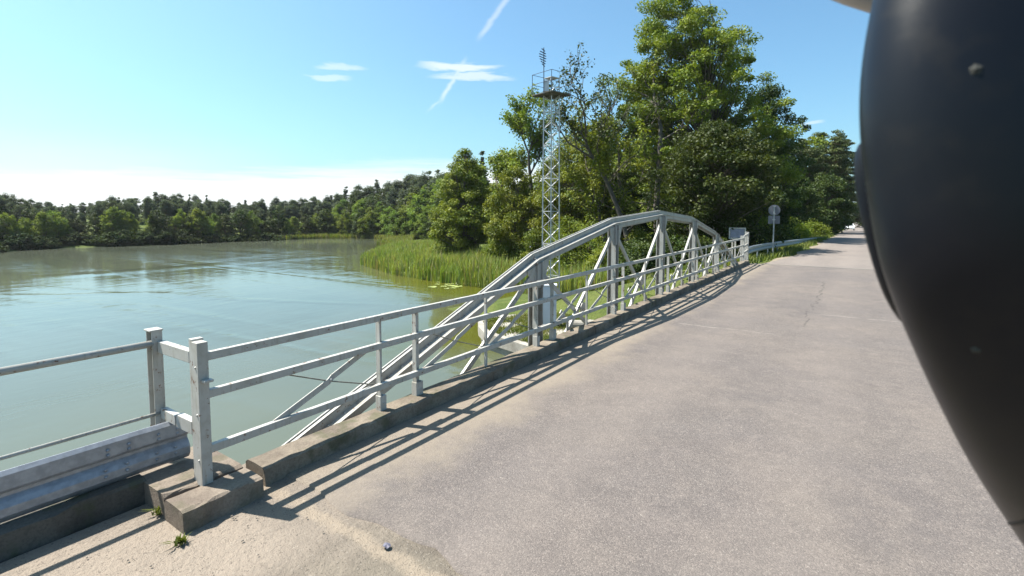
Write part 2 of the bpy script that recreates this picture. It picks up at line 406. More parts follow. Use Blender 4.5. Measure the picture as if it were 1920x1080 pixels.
def ground_h(X, Y):
    X = np.asarray(X, float); Y = np.asarray(Y, float)
    d = seg_dist(X, Y, LAND, True); ins = inside(X, Y, LAND)
    h = np.where(ins, WZ + 0.05 + np.interp(d, [0,1.5,7,16,40,120,600], [0,.25,.55,2.2,3.2,4.2,8]), WZ - np.interp(d, [0,2,8,30], [.05,.5,1.6,2.6]))
    h = h + np.where(ins, np.interp(d, [0,6,25], [0,0,1])*(4.5*np.exp(-((X+70)**2+(Y-105)**2)/(2*26**2)) + 1.6*np.exp(-((X+150)**2+(Y-62)**2)/(2*18**2))
            + .35*np.sin(X*.21+1)*np.sin(Y*.17)), 0)
    # road embankment on the far side
    dx = np.maximum(np.maximum(road_left(Y)-X, X-road_right(Y)), 0)
    e = road_z(Y) - .07 - np.interp(dx, [0,.6,3,9,30], [0,.03,.35,2.2,6])
    e = np.where(Y > 21.7, e, -9); h = np.where((dx < 14) & (Y > 60), np.minimum(h, road_z(Y)-.07+np.interp(dx, [0,3,14], [0,.3,9])), h); h = np.maximum(h, e)
    dn = seg_dist(X, Y, NEAR, True); inn = inside(X, Y, NEAR)
    h = np.maximum(h, np.where(inn, np.interp(dn, [0,.3,1.2,3,10], [-5.5,-4.6,-1.2,-.25,-.2]), -9))
    return h
def axis(lo, hi, fine_lo, fine_hi, step):
    a = list(np.arange(fine_lo, fine_hi+.01, step)); s = step; x = fine_hi
    while x < hi: s *= 1.35; x += s; a.append(x)
    s = step; x = fine_lo; b = []
    while x > lo: s *= 1.35; x -= s; b.append(x)
    return np.array(b[::-1]+a)
def grid(xs, ys, zf):
    X, Y = np.meshgrid(xs, ys); Z = zf(X, Y); nx, ny = len(xs), len(ys)
    v = np.stack([X.ravel(), Y.ravel(), Z.ravel()], 1)
    i = (np.arange(ny-1)[:,None]*nx + np.arange(nx-1)).ravel()
    return v, np.stack([i, i+1, i+nx+1, i+nx], 1)
gv, gf = grid(axis(-1700, 1600, -130, 22, 1.25), axis(-1500, 1700, -6, 120, 1.25), ground_h)
mesh_np('ground', gv, gf, M_GROUND, smooth=True, kind='structure')
wv_, wf_ = grid(axis(-1700, 1600, -112, 14, 2.0), axis(-1500, 1700, -10, 84, 2.0), lambda X, Y: np.full(X.shape, WZ))
wo_ = mesh_np('water', wv_, wf_, M_WATER, smooth=True, kind='structure')
_reedline = [(-64,58.5),(-53,44),(-45.5,37.4),(-35.2,33.0),(-27.4,31.6),(-20,31.2),(-15.6,27.5),(-13.9,21.5)]
_d = seg_dist(wv_[:,0], wv_[:,1], _reedline, False)
_n = .8*np.sin(wv_[:,0]*.7)+.7*np.sin(wv_[:,1]*.9+wv_[:,0]*.3)
_sh = np.clip((9.5 + _n - _d)/6.5, 0, 1); _sh = _sh*_sh*(3-2*_sh)
_sh *= np.interp(wv_[:,0], [-56,-42,-30], [0.15,.45,1.0])
_df = seg_dist(wv_[:,0], wv_[:,1], [(-104.5,71),(-93,80),(-80,76),(-64,58.5)], False)
_sh = np.maximum(_sh, .6*np.clip((9-_df)/7, 0, 1))
at_ = wo_.data.attributes.new('shallow', 'FLOAT', 'POINT'); at_.data.foreach_set('value', _sh.astype(np.float32))

# ------------------------------------------------------------------ road, deck, approach
def strip(xl, xr, ys, z, nx=6):
    xs = np.linspace(0, 1, nx); v = []
    for y in ys:
        a, b = float(xl(y)), float(xr(y))
        for t in xs: v.append((a+(b-a)*t, y, z+float(road_z(y))))
    n = len(ys); f = [(j*nx+i, j*nx+i+1, (j+1)*nx+i+1, (j+1)*nx+i) for j in range(n-1) for i in range(nx-1)]
    return v, f
deck = MB(); deck.box((0.02, 12.0, -.2), (7.1, 19.64, .4))
deck.build('bridge_deck', M_DECK, kind='structure')
rng = np.random.default_rng(5)
ap = MB(); ap.box((1.7, -8.0, -.21), (11.4, 20.3, .4)); ap.build('approach_road', M_APPR, kind='structure')
# ragged asphalt lap of the deck surface over the approach slab
rag = []
xs_ = np.linspace(-3.56, 3.4, 60)
edge_ = 2.09 + .035*np.sin(xs_*5.1) + rng.normal(0, .014, 60)
v = [(x, y, .003) for x, y in zip(xs_, edge_)] + [(x, 2.6, .003) for x in xs_] + [(x, y-.012, -.02) for x, y in zip(xs_, edge_)]
mesh_np('bridge_deck_lap', v, [(i, i+1, 60+i+1, 60+i) for i in range(59)] + [(120+i, 121+i, i+1, i) for i in range(59)], M_DECK, kind='structure')
v, f = strip(road_left, road_right, np.concatenate([np.arange(21.85, 60, 1.5), np.arange(60, 400, 8)]), -.008, 8)
mesh_np('far_road', v, f, M_ROAD, kind='structure')
jt = MB(); jt.box((.05, 21.84, -.03), (6.9, .08, .07)); jt.build('expansion_joint', M_ROD, kind='structure')
# sandy verge beside the far road
v, f = strip(lambda y: road_left(y)-(.22+.14*math.sin(y*1.3)), road_left, np.arange(21.9, 120, .7), -.03, 4)
M_VERGE = simple('sandy_verge', (.19, .155, .11), .95, 0, .3, 6)
mesh_np('verge', v, f, M_VERGE, kind='structure')
# abutments under both bridge ends
ab = MB(); ab.box((0.2, 1.2, -2.6), (8.2, 1.2, 4.35)); ab.build('abutment', M_ABUT, kind='structure')
ab = MB(); ab.box((0, 22.35, -2.6), (8.0, .9, 4.9)); ab.build('abutment', M_ABUT, kind='structure')

# ------------------------------------------------------------------ kerbs and plinth
def rough_block(name, mat, x0, x1, y0, y1, z0, z1, step, amp, seed, parent=None, cut=None, **kw):
    r = np.random.default_rng(seed); m = MB()
    n = max(2, int((y1-y0)/step)); prof = [(x1, z0), (x1+.004, z0+(z1-z0)*.6), (x1-.012, z1-.012), (x1-.035, z1), ((x0+x1)/2, z1+.002), (x0+.03, z1), (x0, z1-.02), (x0, z0)]
    k = len(prof); vs = []
    for i in range(n+1):
        y = y0+(y1-y0)*i/n
        for j, (x, z) in enumerate(prof):
            a = amp*(1.6 if j in (1,2,3) else .7)
            vs.append((x+r.normal(0, a), y+(r.normal(0, amp) if 0 < i < n else 0), z+r.normal(0, a*.6)))
    fs = [(i*k+j, i*k+(j+1)%k, (i+1)*k+(j+1)%k, (i+1)*k+j) for i in range(n) for j in range(k)]
    fs += [tuple(range(k)), tuple(n*k+j for j in range(k))[::-1]]
    m.add(vs, fs); return m.build(name, mat, parent, **kw)
kb = empty('bridge_kerb', (0,0,0), label='long concrete kerb under the bridge railing, stained and chipped, casting a dark edge', cat='kerb')
seg = np.linspace(1.93, 21.7, 8)
for i in range(7):
    rough_block('kerb_block', M_KERB, -3.80, -3.53, seg[i], seg[i+1]-.012, -.42, (.128), .11, .0035, 20+i, kb)
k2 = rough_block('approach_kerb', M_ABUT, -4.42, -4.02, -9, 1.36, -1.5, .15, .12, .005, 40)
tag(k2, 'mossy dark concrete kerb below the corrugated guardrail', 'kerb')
pl = empty('end_plinth', (0,0,0), label='chipped concrete plinth carrying the tall end post of the railing', cat='plinth')
rough_block('plinth_block', M_PLINTH, -4.36, -3.70, 1.345, 1.86, -.35, .135, .06, .004, 51, pl)
rough_block('plinth_block', M_PLINTH, -3.688, -3.41, 1.335, 1.85, -.35, .132, .06, .004, 52, pl)

# ------------------------------------------------------------------ bridge railing
XR = -3.687
rl = empty('bridge_railing', (XR, 1.6, .13), label='weathered white steel bridge railing with three rails and crossed braces along the road', cat='railing')
def loc(m): m.v = [tuple(Vector(p)-rl.location) for p in m.v]; return m
def rpart(m, name, mat=M_PAINT, parent=rl, bevel=.004): return loc(m).build(name, mat, parent, bevel)
for z, y1 in ((1.018, 21.1), (.755, 21.1), (.365, 21.1)):
    m = MB(); a = XR+.018
    ys = [1.585, 3.4, 6.2, 8.9, 11.6, 14.3, 16.8, 19.4, y1]
    for i in range(len(ys)-1):
        m.bar((a, ys[i], z+.003*math.sin(i*2.1)), (a, ys[i+1]-.004, z+.003*math.sin(i*2.1+2.1)), .045, .058)
        m.box((a-.028, ys[i+1]-.1, z-.005), (.012, .22, .075))
        for q in (-.16, -.06): m.dome((a+.0225, ys[i+1]+q, z), .011, (1,0,0))
    rpart(m, 'rail')
PAIRS = [3.17, 3.65, 5.98, 6.44, 8.71, 9.15, 11.42, 11.9, 14.06, 14.48, 16.6, 17.03, 19.15, 19.67]
for i, y in enumerate(PAIRS):
    wd = .062 if i % 2 == 0 else .085
    m = MB(); m.box((XR-.03, y, .565), (.012, wd, .92)); m.box((XR-.005, y-wd/2+.007, .565), (.05, .012, .919))
    m.box((XR-.01, y, .19), (.07, wd+.012, .16)); m.dome((XR+.025, y, .2), .012, (1,0,0))
    rpart(m, 'post', bevel=.003)
for y in (4.82, 7.58, 10.35, 13.04, 15.5, 18.1):
    m = MB(); m.bar((XR-.02, y, .0), (XR-.02, y, 1.0), .03, .03, (1,0,0)); rpart(m, 'picket', bevel=.003)
HALF = [(2.10,3.12),(3.74,4.76),(4.88,5.9),(6.52,7.5),(7.66,8.63),(9.23,10.25),(10.45,11.34),(11.98,12.95),(13.13,13.98),(14.56,15.4),(15.6,16.52),(17.1,18.0),(18.2,19.07),(19.9,20.9)]
for i, (a, b) in enumerate(HALF):
    c = (a+b)/2-.02; m = MB()
    m.bar((XR+.006, a, .375), (XR+.006, c, .565), .052, .010, (1,0,0)); m.bar((XR+.006, c, .565), (XR-.012, c+.05, .590), .052, .010, (1,0,0)); m.bar((XR-.012, c+.05, .59), (XR-.012, b-.1, .745), .052, .010, (1,0,0))
    m.dome((XR+.008, c+.02, .575), .014, (1,0,0)); rpart(m, 'brace', bevel=.002)
    m = MB(); m.tube([(XR-.004, a+.08, .74), (XR+.002, c, .57), (XR-.004, b, .385)], .006, 6); rpart(m, 'rod', M_ROD, bevel=0)
def channel_post(m, x, y, z0, z1, s=.14):
    m.box((x-.055, y, (z0+z1)/2), (.052, .075, z1-z0))                       # two channels back to back, a dark slot between
    m.box((x+.022, y-.012, (z0+z1)/2-.006), (.084, .070, z1-z0-.012))
    m.box((x-.024, y+.012, (z0+z1)/2-.012), (.012, .03, z1-z0-.03))
    for z in (.3, .62, .95): m.dome((x+.03, y-.047, z), .011, (0,-1,0))
m = MB(); channel_post(m, XR-.02, 1.60, .12, 1.135, .15); m.box((XR+.07, 1.60, .86), (.05,.06,.018)); rpart(m, 'end_post', bevel=.003)
m = MB(); channel_post(m, XR-.02, 21.15, .12, 1.12, .15); rpart(m, 'end_post', bevel=.003)
m = MB(); channel_post(m, XR-.02, 22.05, -.1, 1.25, .15); rpart(m, 'end_post', bevel=.003)
m = MB()
for z in (1.15, .75, .5): m.bar((XR, 21.2, z-.06), (XR, 22.0, z), .04, .07)
rpart(m, 'end_bar')
ep = MB(); ep.bar((XR-.1, 1.585, 1.005), (-4.27, 1.575, 1.005), .05, .085); rpart(ep, 'end_bar')
ep = MB(); ep.bar((XR-.1, 1.585, .50), (-4.02, 1.58, .50), .05, .095); rpart(ep, 'end_bar')

# handrail of two pipes left of the end post
hr = empty('pipe_handrail', (-4.33, 1.58, .1), label='galvanised two pipe handrail above the corrugated guardrail, ending at a square back post', cat='handrail')
def hp(m, name, mat, bevel=0.): m.v = [tuple(Vector(p)-hr.location) for p in m.v]; return m.build(name, mat, hr, bevel, smooth=(name == 'pipe'))
m = MB(); m.tube([(-4.30, -8, 1.03), (-4.30, 1.53, 1.03)], .026, 12); hp(m, 'pipe', M_PAINT)
m = MB(); m.tube([(-4.30, -8, .50), (-4.28, 1.56, .50)], .013, 10); hp(m, 'pipe', M_PAINT)
m = MB(); m.box((-4.33, 1.585, .55), (.10, .012, 1.15)); m.box((-4.377, 1.55, .55), (.012, .06, 1.149)); m.box((-4.283, 1.55, .55), (.012, .06, 1.148)); m.box((-4.33,1.552,1.128),(.11,.09,.012)); hp(m, 'post', M_PAINT, .003)
m = MB(); m.box((-4.15, 1.574, .50), (.24, .045, .075)); hp(m, 'bracket', M_PAINT, .003)
for y in (-.9, -3.4, -5.9):
    m = MB(); m.box((-4.33, y, .58), (.08, .08, .96)); hp(m, 'post', M_PAINT, .003)

# corrugated guardrail (approach side)
def wbeam(m, path, ht, off=(1,0), depth=.055):
    """W profile swept along path points (beam centre)"""
    prof = [(-.5,.1),(-.44,.6),(-.36,1),(-.2,1),(-.1,.5),(-.02,-.15),(.05,-.15),(.1,.55),(.14,.7),(.42,.62),(.5,.0)]
    k = len(prof); vs = []
    for back in (0, 1):
        for p in path:
            for (z, d) in prof: vs.append((p[0]+off[0]*(d*depth-back*.005), p[1]+off[1]*(d*depth-back*.005), p[2]+z*ht))
    n = len(path); fs = []
    for b in (0, 1):
        for i in range(n-1):
            for j in range(k-1):
                q = (b*n*k+i*k+j, b*n*k+i*k+j+1, b*n*k+(i+1)*k+j+1, b*n*k+(i+1)*k+j); fs.append(q if b == 0 else q[::-1])
    for i in range(n-1):
        for j in (0, k-1): fs.append((i*k+j, (i+1)*k+j, n*k+(i+1)*k+j, n*k+i*k+j))
    m.add(vs, fs)
def post_part(g, p, ht):
    pm = MB(); pm.box((p[0], p[1], p[2]-ht/2), (.05, .1, ht)); pm.v = [tuple(Vector(q)-g.location) for q in pm.v]; return pm.build('post', M_GALV_OLD, g)
gd = empty('guardrail', (-4.16, 1.5, .15), label='galvanised corrugated guardrail bolted beside the end post at the near left', cat='guardrail')
m = MB(); wbeam(m, [(-4.17, -8.5, .31), (-4.17, -3, .31), (-4.15, 1.66, .31)], .31, (1,0), .036); m.v = [tuple(Vector(p)-gd.location) for p in m.v]; m.build('beam', M_GALV, gd)
m = MB(); wbeam(m, [(-4.166, 1.1, .31), (-4.146, 1.675, .31)], .306, (1,0), .036); 
for y in (1.16, 1.28, 1.46, 1.58):
    for z in (.225, .275, .365, .40): m.dome((-4.116 if z < .3 else -4.126, y+.02*(z>.3), z), .013, (1,0,0))
m.v = [tuple(Vector(p)-gd.location+Vector((.006,0,0))) for p in m.v]; m.build('splice', M_GALV, gd)
for y in (1.2, -1.0, -3.2, -5.4): post_part(gd, (-4.225, y, .41), .42)

# guardrail beyond the bridge
pts = [(-3.86, 22.2, .40), (-3.86, 24.5, .41), (-3.78, 27.5, .36), (-3.6, 31.5, .28), (-3.3, 37, .15), (-2.95, 44, -.02), (-2.55, 52.5, -.30)]
fg = empty('guardrail', (-3.86, 22.2, .1), label='dull grey guardrail past the far bridge end, sinking into the grass verge', cat='guardrail')
m = MB(); wbeam(m, pts, .31, (.97,.2), .05); m.v = [tuple(Vector(p)-fg.location) for p in m.v]; m.build('beam', M_GALV_OLD, fg)
for i in range(9):
    y = 23.2+i*2.6; x = np.interp(y, [p[1] for p in pts], [p[0] for p in pts]); z = np.interp(y, [p[1] for p in pts], [p[2] for p in pts])
    post_part(fg, (x-.06, y, z+.1), .85)

# ------------------------------------------------------------------ truss
XT, Y0, LP = -3.93, 3.48, 2.848
ZT = [.30, 1.31, 1.80, 1.965, 1.80, 1.31, .30]
NODE = [Vector((XT, Y0+i*LP, z)) for i, z in enumerate(ZT)]
BOT = [Vector((XT, Y0+i*LP, -.72)) for i in range(7)]
tr = empty('bowstring_truss', (XT, Y0, -.72), label='pale painted steel arched truss with riveted chord rising beside the bridge railing', cat='truss')
def tp(m, name, mat=M_TRUSS, bevel=.0): m.v = [tuple(Vector(p)-tr.location) for p in m.v]; return m.build(name, mat, tr, bevel)
ext = (NODE[1]-NODE[0]).normalized(); CH = [NODE[0]-ext*2.1] + NODE + [NODE[6]+(NODE[6]-NODE[5]).normalized()*2.1]
def chord_section(m, a, b):
    d = (b-a).normalized(); u = Vector((1,0,0)).cross(d).normalized()
    if u.z < 0: u = -u
    def q(x, z, wd, ht): o = Vector((x,0,0))+u*z; m.bar(a+o, b+o, wd, ht, u)
    q(.0, 0, .064, .012)             # narrow ledge that carries the rivets
    q(-.036, .036, .012, .096)          # standing web, its road side in shade
    q(-.058, .086, .056, .012)          # flange along its top
    q(-.078, .100, .016, .010)
    q(.036, -.042, .012, .084)          # roadside hanging plate
    q(.050, .002, .026, .010)           # roadside lip
    q(-.05, -.08, .012, .09)
m = MB()
for i in range(len(CH)-1): chord_section(m, CH[i], CH[i+1])
for i in range(len(CH)-1):
    a, b = CH[i], CH[i+1]; d = (b-a); L = d.length; d = d/L; u = Vector((1,0,0)).cross(d).normalized(); u = u if u.z > 0 else -u
    n = int(L/.19)
    for k in range(n+1):
        near = min(k, n-k) < 5
        if near or k % 3 == 0: m.dome(a+d*(L*k/n)+u*.006+Vector((-.006,0,0)), .019, u)
tp(m, 'top_chord')
m = MB()
for i in range(6):
    m.bar(BOT[i]+Vector((.09,0,0)), BOT[i+1]+Vector((.09,0,0)), .014, .18); m.bar(BOT[i]-Vector((.09,0,0)), BOT[i+1]-Vector((.09,0,0)), .014, .18); m.bar(BOT[i]-Vector((0,0,.08)), BOT[i+1]-Vector((0,0,.08)), .16, .012)
tp(m, 'bottom_chord')
for i in range(1, 6):
    x, y, z = NODE[i]; m = MB(); zz = z-.03; zb = -.75; h = zz-zb; zc = (zz+zb)/2
    m.box((x+.0, y, zc), (.012, .15, h)); m.box((x+.045, y-.069, zc), (.078, .012, h-.01)); m.box((x+.045, y+.069, zc), (.078, .012, h-.012))
    m.box((x-.08, y-.03, zc), (.016, .085, h-.04)); m.box((x-.04, y+.015, zc), (.075, .012, h-.05))
    for k in range(9): m.dome((x-.08, y-.03-.0, zb+.5+k*.25), .014, (1,0,0))
    tp(m, 'post')
    m = MB(); g = .26                                     # gusset plate under the chord
    sl = (NODE[i+1]-NODE[i-1]).normalized()
    P = [NODE[i]+sl*(-g*1.25)+Vector((.048,0,-.06)), NODE[i]+sl*(g*1.25)+Vector((.048,0,-.06)), Vector((x+.048, y+.13, z-.42)), Vector((x+.048, y-.13, z-.42))]
    m.prism(P, (.010,0,0))
    for k in range(4):
        for q in (-1, 1): m.dome((x+.058, y+q*.09, z-.15-.07*k), .014, (1,0,0))
    tp(m, 'gusset')
def diag(p, q, off):
    m = MB(); o = Vector((off,0,0)); d = (q-p).normalized()
    m.bar(p+o+d*.12, q+o-d*.05, .070, .012, (1,0,0)); m.bar(p+o+d*.14-Vector((.03,0,0)), q+o-d*.07-Vector((.03,0,0)), .012, .05, (1,0,0)); tp(m, 'diagonal')
for i in range(6):
    a, b = NODE[i]+Vector((0,0,-.1)), NODE[i+1]+Vector((0,0,-.1))
    if i not in (0,): diag(a, BOT[i+1], .0)
    if i not in (5,): diag(b, BOT[i], .05)
    if 0 < i < 5:
        c = (a+b+BOT[i]+BOT[i+1])/4; c.z = ((a.z+BOT[i+1].z)/2 + (b.z+BOT[i].z)/2)/2
        m = MB(); m.prism([c+Vector((.07, .11*math.cos(k*PI/4+.39), .11*math.sin(k*PI/4+.39))) for k in range(8)], (.01,0,0)); m.dome(c+Vector((.08,0,0)), .02, (1,0,0)); tp(m, 'gusset')
for i in range(1, 6):                                      # cranked struts from the deck edge up to the truss
    y = NODE[i].y+.82; m = MB()
    m.bar((-3.84, y, -.1), (-3.84, y+.02, .23), .07, .012, (1,0,0)); m.bar((-3.84, y+.02, .23), (-3.87, y-.17, .44), .07, .012, (1,0,0)); tp(m, 'strut')
for i in range(0, 7):
    m = MB(); m.box((-3.1, NODE[i].y, -.62), (1.7, .16, .3)); tp(m, 'cross_beam')

# ------------------------------------------------------------------ quay, lattice tower, cabinet
qz = -3.08
qpts = [atz(1000,652,qz), atz(940,634,qz), atz(908,624,qz), atz(897,612,qz), atz(896,604,qz), atz(903,599,qz), atz(925,593,qz), atz(1000,586,qz), atz(1060,582,qz), atz(1110,590,qz)]
qpts += [Vector((-7.4, 20.8, qz)), Vector((-6.6, 17.6, qz))]
m = MB(); m.prism([(p.x, p.y, qz-.42) for p in qpts], (0,0,.42)); m.prism([Vector((p.x*.94-.7, p.y*.94+1.1, WZ-1.2)) for p in qpts], (0,0,WZ+1.2-qz*0-WZ+ (qz-.43-WZ)))
qo = m.build('concrete_quay', M_QUAY); tag(qo, 'low pale concrete landing with rounded corner in the shallow water beside the bridge', 'landing')
def blades(name, pts, h, wd, mat, seed, lean=.25, parent=None, dead=None, **kw):
    """tapered blades: pts (N,3) bases, h heights"""
    r = np.random.default_rng(seed); n = len(pts); a = r.uniform(0, 2*PI, n); b = a+PI/2
    side = np.stack([np.cos(a), np.sin(a), np.zeros(n)], 1)*(wd*r.uniform(.6, 1.4, n))[:,None]/2
    ln = np.stack([np.cos(b), np.sin(b), np.zeros(n)], 1)*(h*lean*r.normal(0, 1, n))[:,None]
    mid = pts + ln*.3; mid[:,2] += h*.6
    top = pts + ln; top[:,2] += h*r.uniform(.85, 1.0, n)
    v = np.stack([pts-side, pts+side, mid-side*.85, mid+side*.85, top-side*.1, top+side*.1], 1).reshape(-1,3)
    i = np.arange(n)[:,None]*6
    f = np.concatenate([i+np.array([0,1,3,2]), i+np.array([2,3,5,4])], 0)
    o = mesh_np(name, v, f, mat, parent, **kw)
    if dead:                                                # some blades are last year's dry stalks
        o.data.materials.append(dead[0]); q = (r.uniform(0, 1, n) < dead[1]).astype(np.int32); o.data.polygons.foreach_set('material_index', np.concatenate([q, q]))
    return o
r = np.random.default_rng(3)
qx = np.array([p.x for p in qpts]); qy = np.array([p.y for p in qpts]); cx, cy_ = qx.mean(), qy.mean()
g = r.uniform(0, 1, (60000, 2)); gx = qx.min()+(qx.max()-qx.min())*g[:,0]; gy = qy.min()+(qy.max()-qy.min())*g[:,1]
qin = [((p.x-cx)*.9+cx, (p.y-cy_)*.88+cy_) for p in qpts]; k = inside(gx, gy, qin) & (np.sin(gx*2.3)*np.sin(gy*1.9+1)+r.normal(0,.35,len(gx)) > -.25)
p3 = np.stack([gx[k], gy[k], np.full(k.sum(), qz)], 1)[:14000]
blades('quay_grass', p3, np.full(len(p3), .10)*r.uniform(.5,1.8,len(p3)), .03, L_GRASS, 8, .5, kind='stuff', label='short yellowing grass growing over the concrete landing')

TB = Vector((-13.3, 22.9, -3.0)); TT = 8.02
GB = float(ground_h(np.array([TB.x]), np.array([TB.y]))[0]); TB.z = min(TB.z, max(GB, qz)-.02) if GB > -3.5 else qz-.02
phi = math.atan2(-TB.y, -TB.x)
tw = empty('lattice_tower', TB, label='slender white steel lattice tower with railed platform and antenna on top', cat='tower')
def ring(z, rad, off=0.): return [Vector((rad*math.cos(phi+off+k*PI/2), rad*math.sin(phi+off+k*PI/2), z)) for k in range(4)]
HT = TT-TB.z
def rad(z): return .46-.07*z/HT
for k in range(4):
    m = MB(); a = ring(0, rad(0))[k]; b = ring(HT+.85, rad(HT))[k]; m.bar(a, b, .062, .062, a.normalized()); m.build('leg', M_TOWER, tw)
m = MB(); nb = 26
for i in range(nb):
    z0, z1 = HT*i/nb, HT*(i+1)/nb; A, B = ring(z0, rad(z0)), ring(z1, rad(z1))
    for k in range(4):
        j = (k+1) % 4; out_ = ((A[k]+A[j])/2).normalized()
        if (i+k) % 2: m.bar(A[k], B[j], .012, .036, A[k].cross(B[j]))
        else: m.bar(A[j], B[k], .012, .036, A[j].cross(B[k]))
        if i % 4 == 0: m.bar(A[k], A[j], .03, .03)
m.build('bracing', M_TOWER, tw)
PS = 1.0
P0, P1 = ring(HT, PS), ring(HT+.045, PS)
m = MB(); m.prism(P0, (0,0,.045))
for k in range(4): m.bar(ring(HT-.06, .15)[k], ring(HT-.02, PS*.95)[k], .05, .07)
m.build('platform', simple('rusty_plate', (.10,.095,.08), .8, .2, .3, 4), tw)
m = MB()
for k in range(4):
    a, b = ring(HT+.045, PS*.985)[k], ring(HT+1.05, PS*.985)[k]; m.tube([a, b], .016, 6)
    for t in (.5, 1.0): m.tube([a.lerp(b, t), ring(HT+.045, PS*.985)[(k+1)%4].lerp(ring(HT+1.05, PS*.985)[(k+1)%4], t)], .013, 6)
m.build('guard_rail', M_DARKSTEEL, tw)
m = MB(); m.prism(ring(HT+.85, .42), (0,0,.03))
for k in range(4):
    j = (k+1)%4; m.bar(ring(HT+.1, rad(HT))[k], ring(HT+.85, rad(HT))[j], .012, .03, ring(HT,1)[k]); 
m.build('top_frame', M_TOWER, tw)
m = MB(); c = ring(HT+.36, .55, PI/2-.5)[3]; m.box(c, (.26,.26,.55), Matrix.Rotation(phi, 3, 'Z')); m.build('equipment_box', M_CAB, tw, .01)
mb_ = ring(HT, .93, -.42)[0]
m = MB(); m.tube([mb_+Vector((0,0,-.1)), mb_+Vector((-.02,.01,2.15))], .022, 8); mast = m.build('mast', M_DARKSTEEL, tw)
m = MB(); lat = Vector((RT.x, RT.y, 0)).normalized()
for k in range(7):
    z = 1.28+k*.122; l = [.10,.16,.21,.24,.24,.20,.12][k]
    m.bar(mb_+Vector((0,0,z))+lat*l*.45+Vector((0,0,-.05)), mb_+Vector((0,0,z+.06))-lat*l+Vector((0,0,.03)), .03, .038)
m.build('antenna_elements', M_DARKSTEEL, mast)
m = MB(); m.box((0,0,HT*.5), (.25,.03,HT)); 
m = MB()
for s_ in (-.11, .11): m.tube([Vector((math.cos(phi+PI)*.1, math.sin(phi+PI)*.1, .1))+lat*s_, Vector((math.cos(phi+PI)*.1, math.sin(phi+PI)*.1, HT))+lat*s_], .012, 5)
for k in range(36): 
    z = .3+k*.31; cc = Vector((math.cos(phi+PI)*.1, math.sin(phi+PI)*.1, z))
    if z < HT: m.tube([cc-lat*.11, cc+lat*.11], .009, 5)
m.build('ladder', M_GALV_OLD, tw)

cb0, cb1 = atz(1029.5, 612, qz), None
cab = empty('switch_cabinet', cb0, math.atan2(-cb0.x, cb0.y), label='tall pale grey metal cabinet standing on the landing behind the railing posts', cat='cabinet')
sc_ = (cb0-Vector((0,0,H))).dot(FW)/F
cw, ch_ = 27*sc_, 78*sc_
m = MB(); m.box((0,0,ch_/2), (cw, cw*.8, ch_)); m.box((0,0,ch_+.015), (cw*1.08, cw*.9, .05)); m.build('body', M_CAB, cab, .012)
m = MB(); m.box((0,-cw*.4-.008, ch_*.5), (cw*.86, .02, ch_*.88)); dr = m.build('door', M_CAB, cab, .004)
m = MB(); m.box((cw*.3,-cw*.4-.03, ch_*.55), (.03,.03,.14)); m.build('handle', M_DARKSTEEL, dr)
pp0 = atz(1078, 614, qz+.12)
m = MB(); m.tube([pp0+Vector((-.25,-.1,.12)), pp0+Vector((.9,.55,.12))], .2, 14); po_ = m.build('drain_pipe', M_QUAY, smooth=False); tag(po_, 'short pale concrete pipe lying on the landing beyond the railing', 'pipe')

# ------------------------------------------------------------------ trees
def leaf_cloud(cent, rad_, per, size, rng, up=.35):
    """cent (N,3), rad_ (N,3): per leaf quads round each centre"""
    n = len(cent)*per; c = np.repeat(cent, per, 0); rr = np.repeat(rad_, per, 0)
    d = rng.normal(0, 1, (n, 3)); d /= np.linalg.norm(d, axis=1)[:,None]; d *= (rng.uniform(0, 1, n)**.45)[:,None]
    p = c + d*rr
    nm = rng.normal(0, 1, (n, 3)); nm[:,2] = np.abs(nm[:,2])+up; nm += d*.5; nm /= np.linalg.norm(nm, axis=1)[:,None]
    t = np.cross(nm, rng.normal(0, 1, (n, 3))); t /= np.linalg.norm(t, axis=1)[:,None]; b = np.cross(nm, t)
    s = (size*rng.uniform(.55, 1.3, n))[:,None]; t = t*s*.5; b = b*s*.36
    v = np.stack([p-t, p+b-t*.1, p+t, p-b-t*.1], 1).reshape(-1, 3)
    return v, (np.arange(n)[:,None]*4 + np.arange(4))
def limb(m, a, b, r0, r1, rng, n=4, sag=.15, sides=5):
    a, b = Vector(a), Vector(b); L = (b-a).length
    pts = [a.lerp(b, i/n) + Vector(rng.normal(0, .05*L, 3))*(0 < i < n) + Vector((0,0,sag*L*math.sin(PI*i/n)*.5)) for i in range(n+1)]
    m.tube(pts, [r0+(r1-r0)*i/n for i in range(n+1)], sides, caps=False); return pts
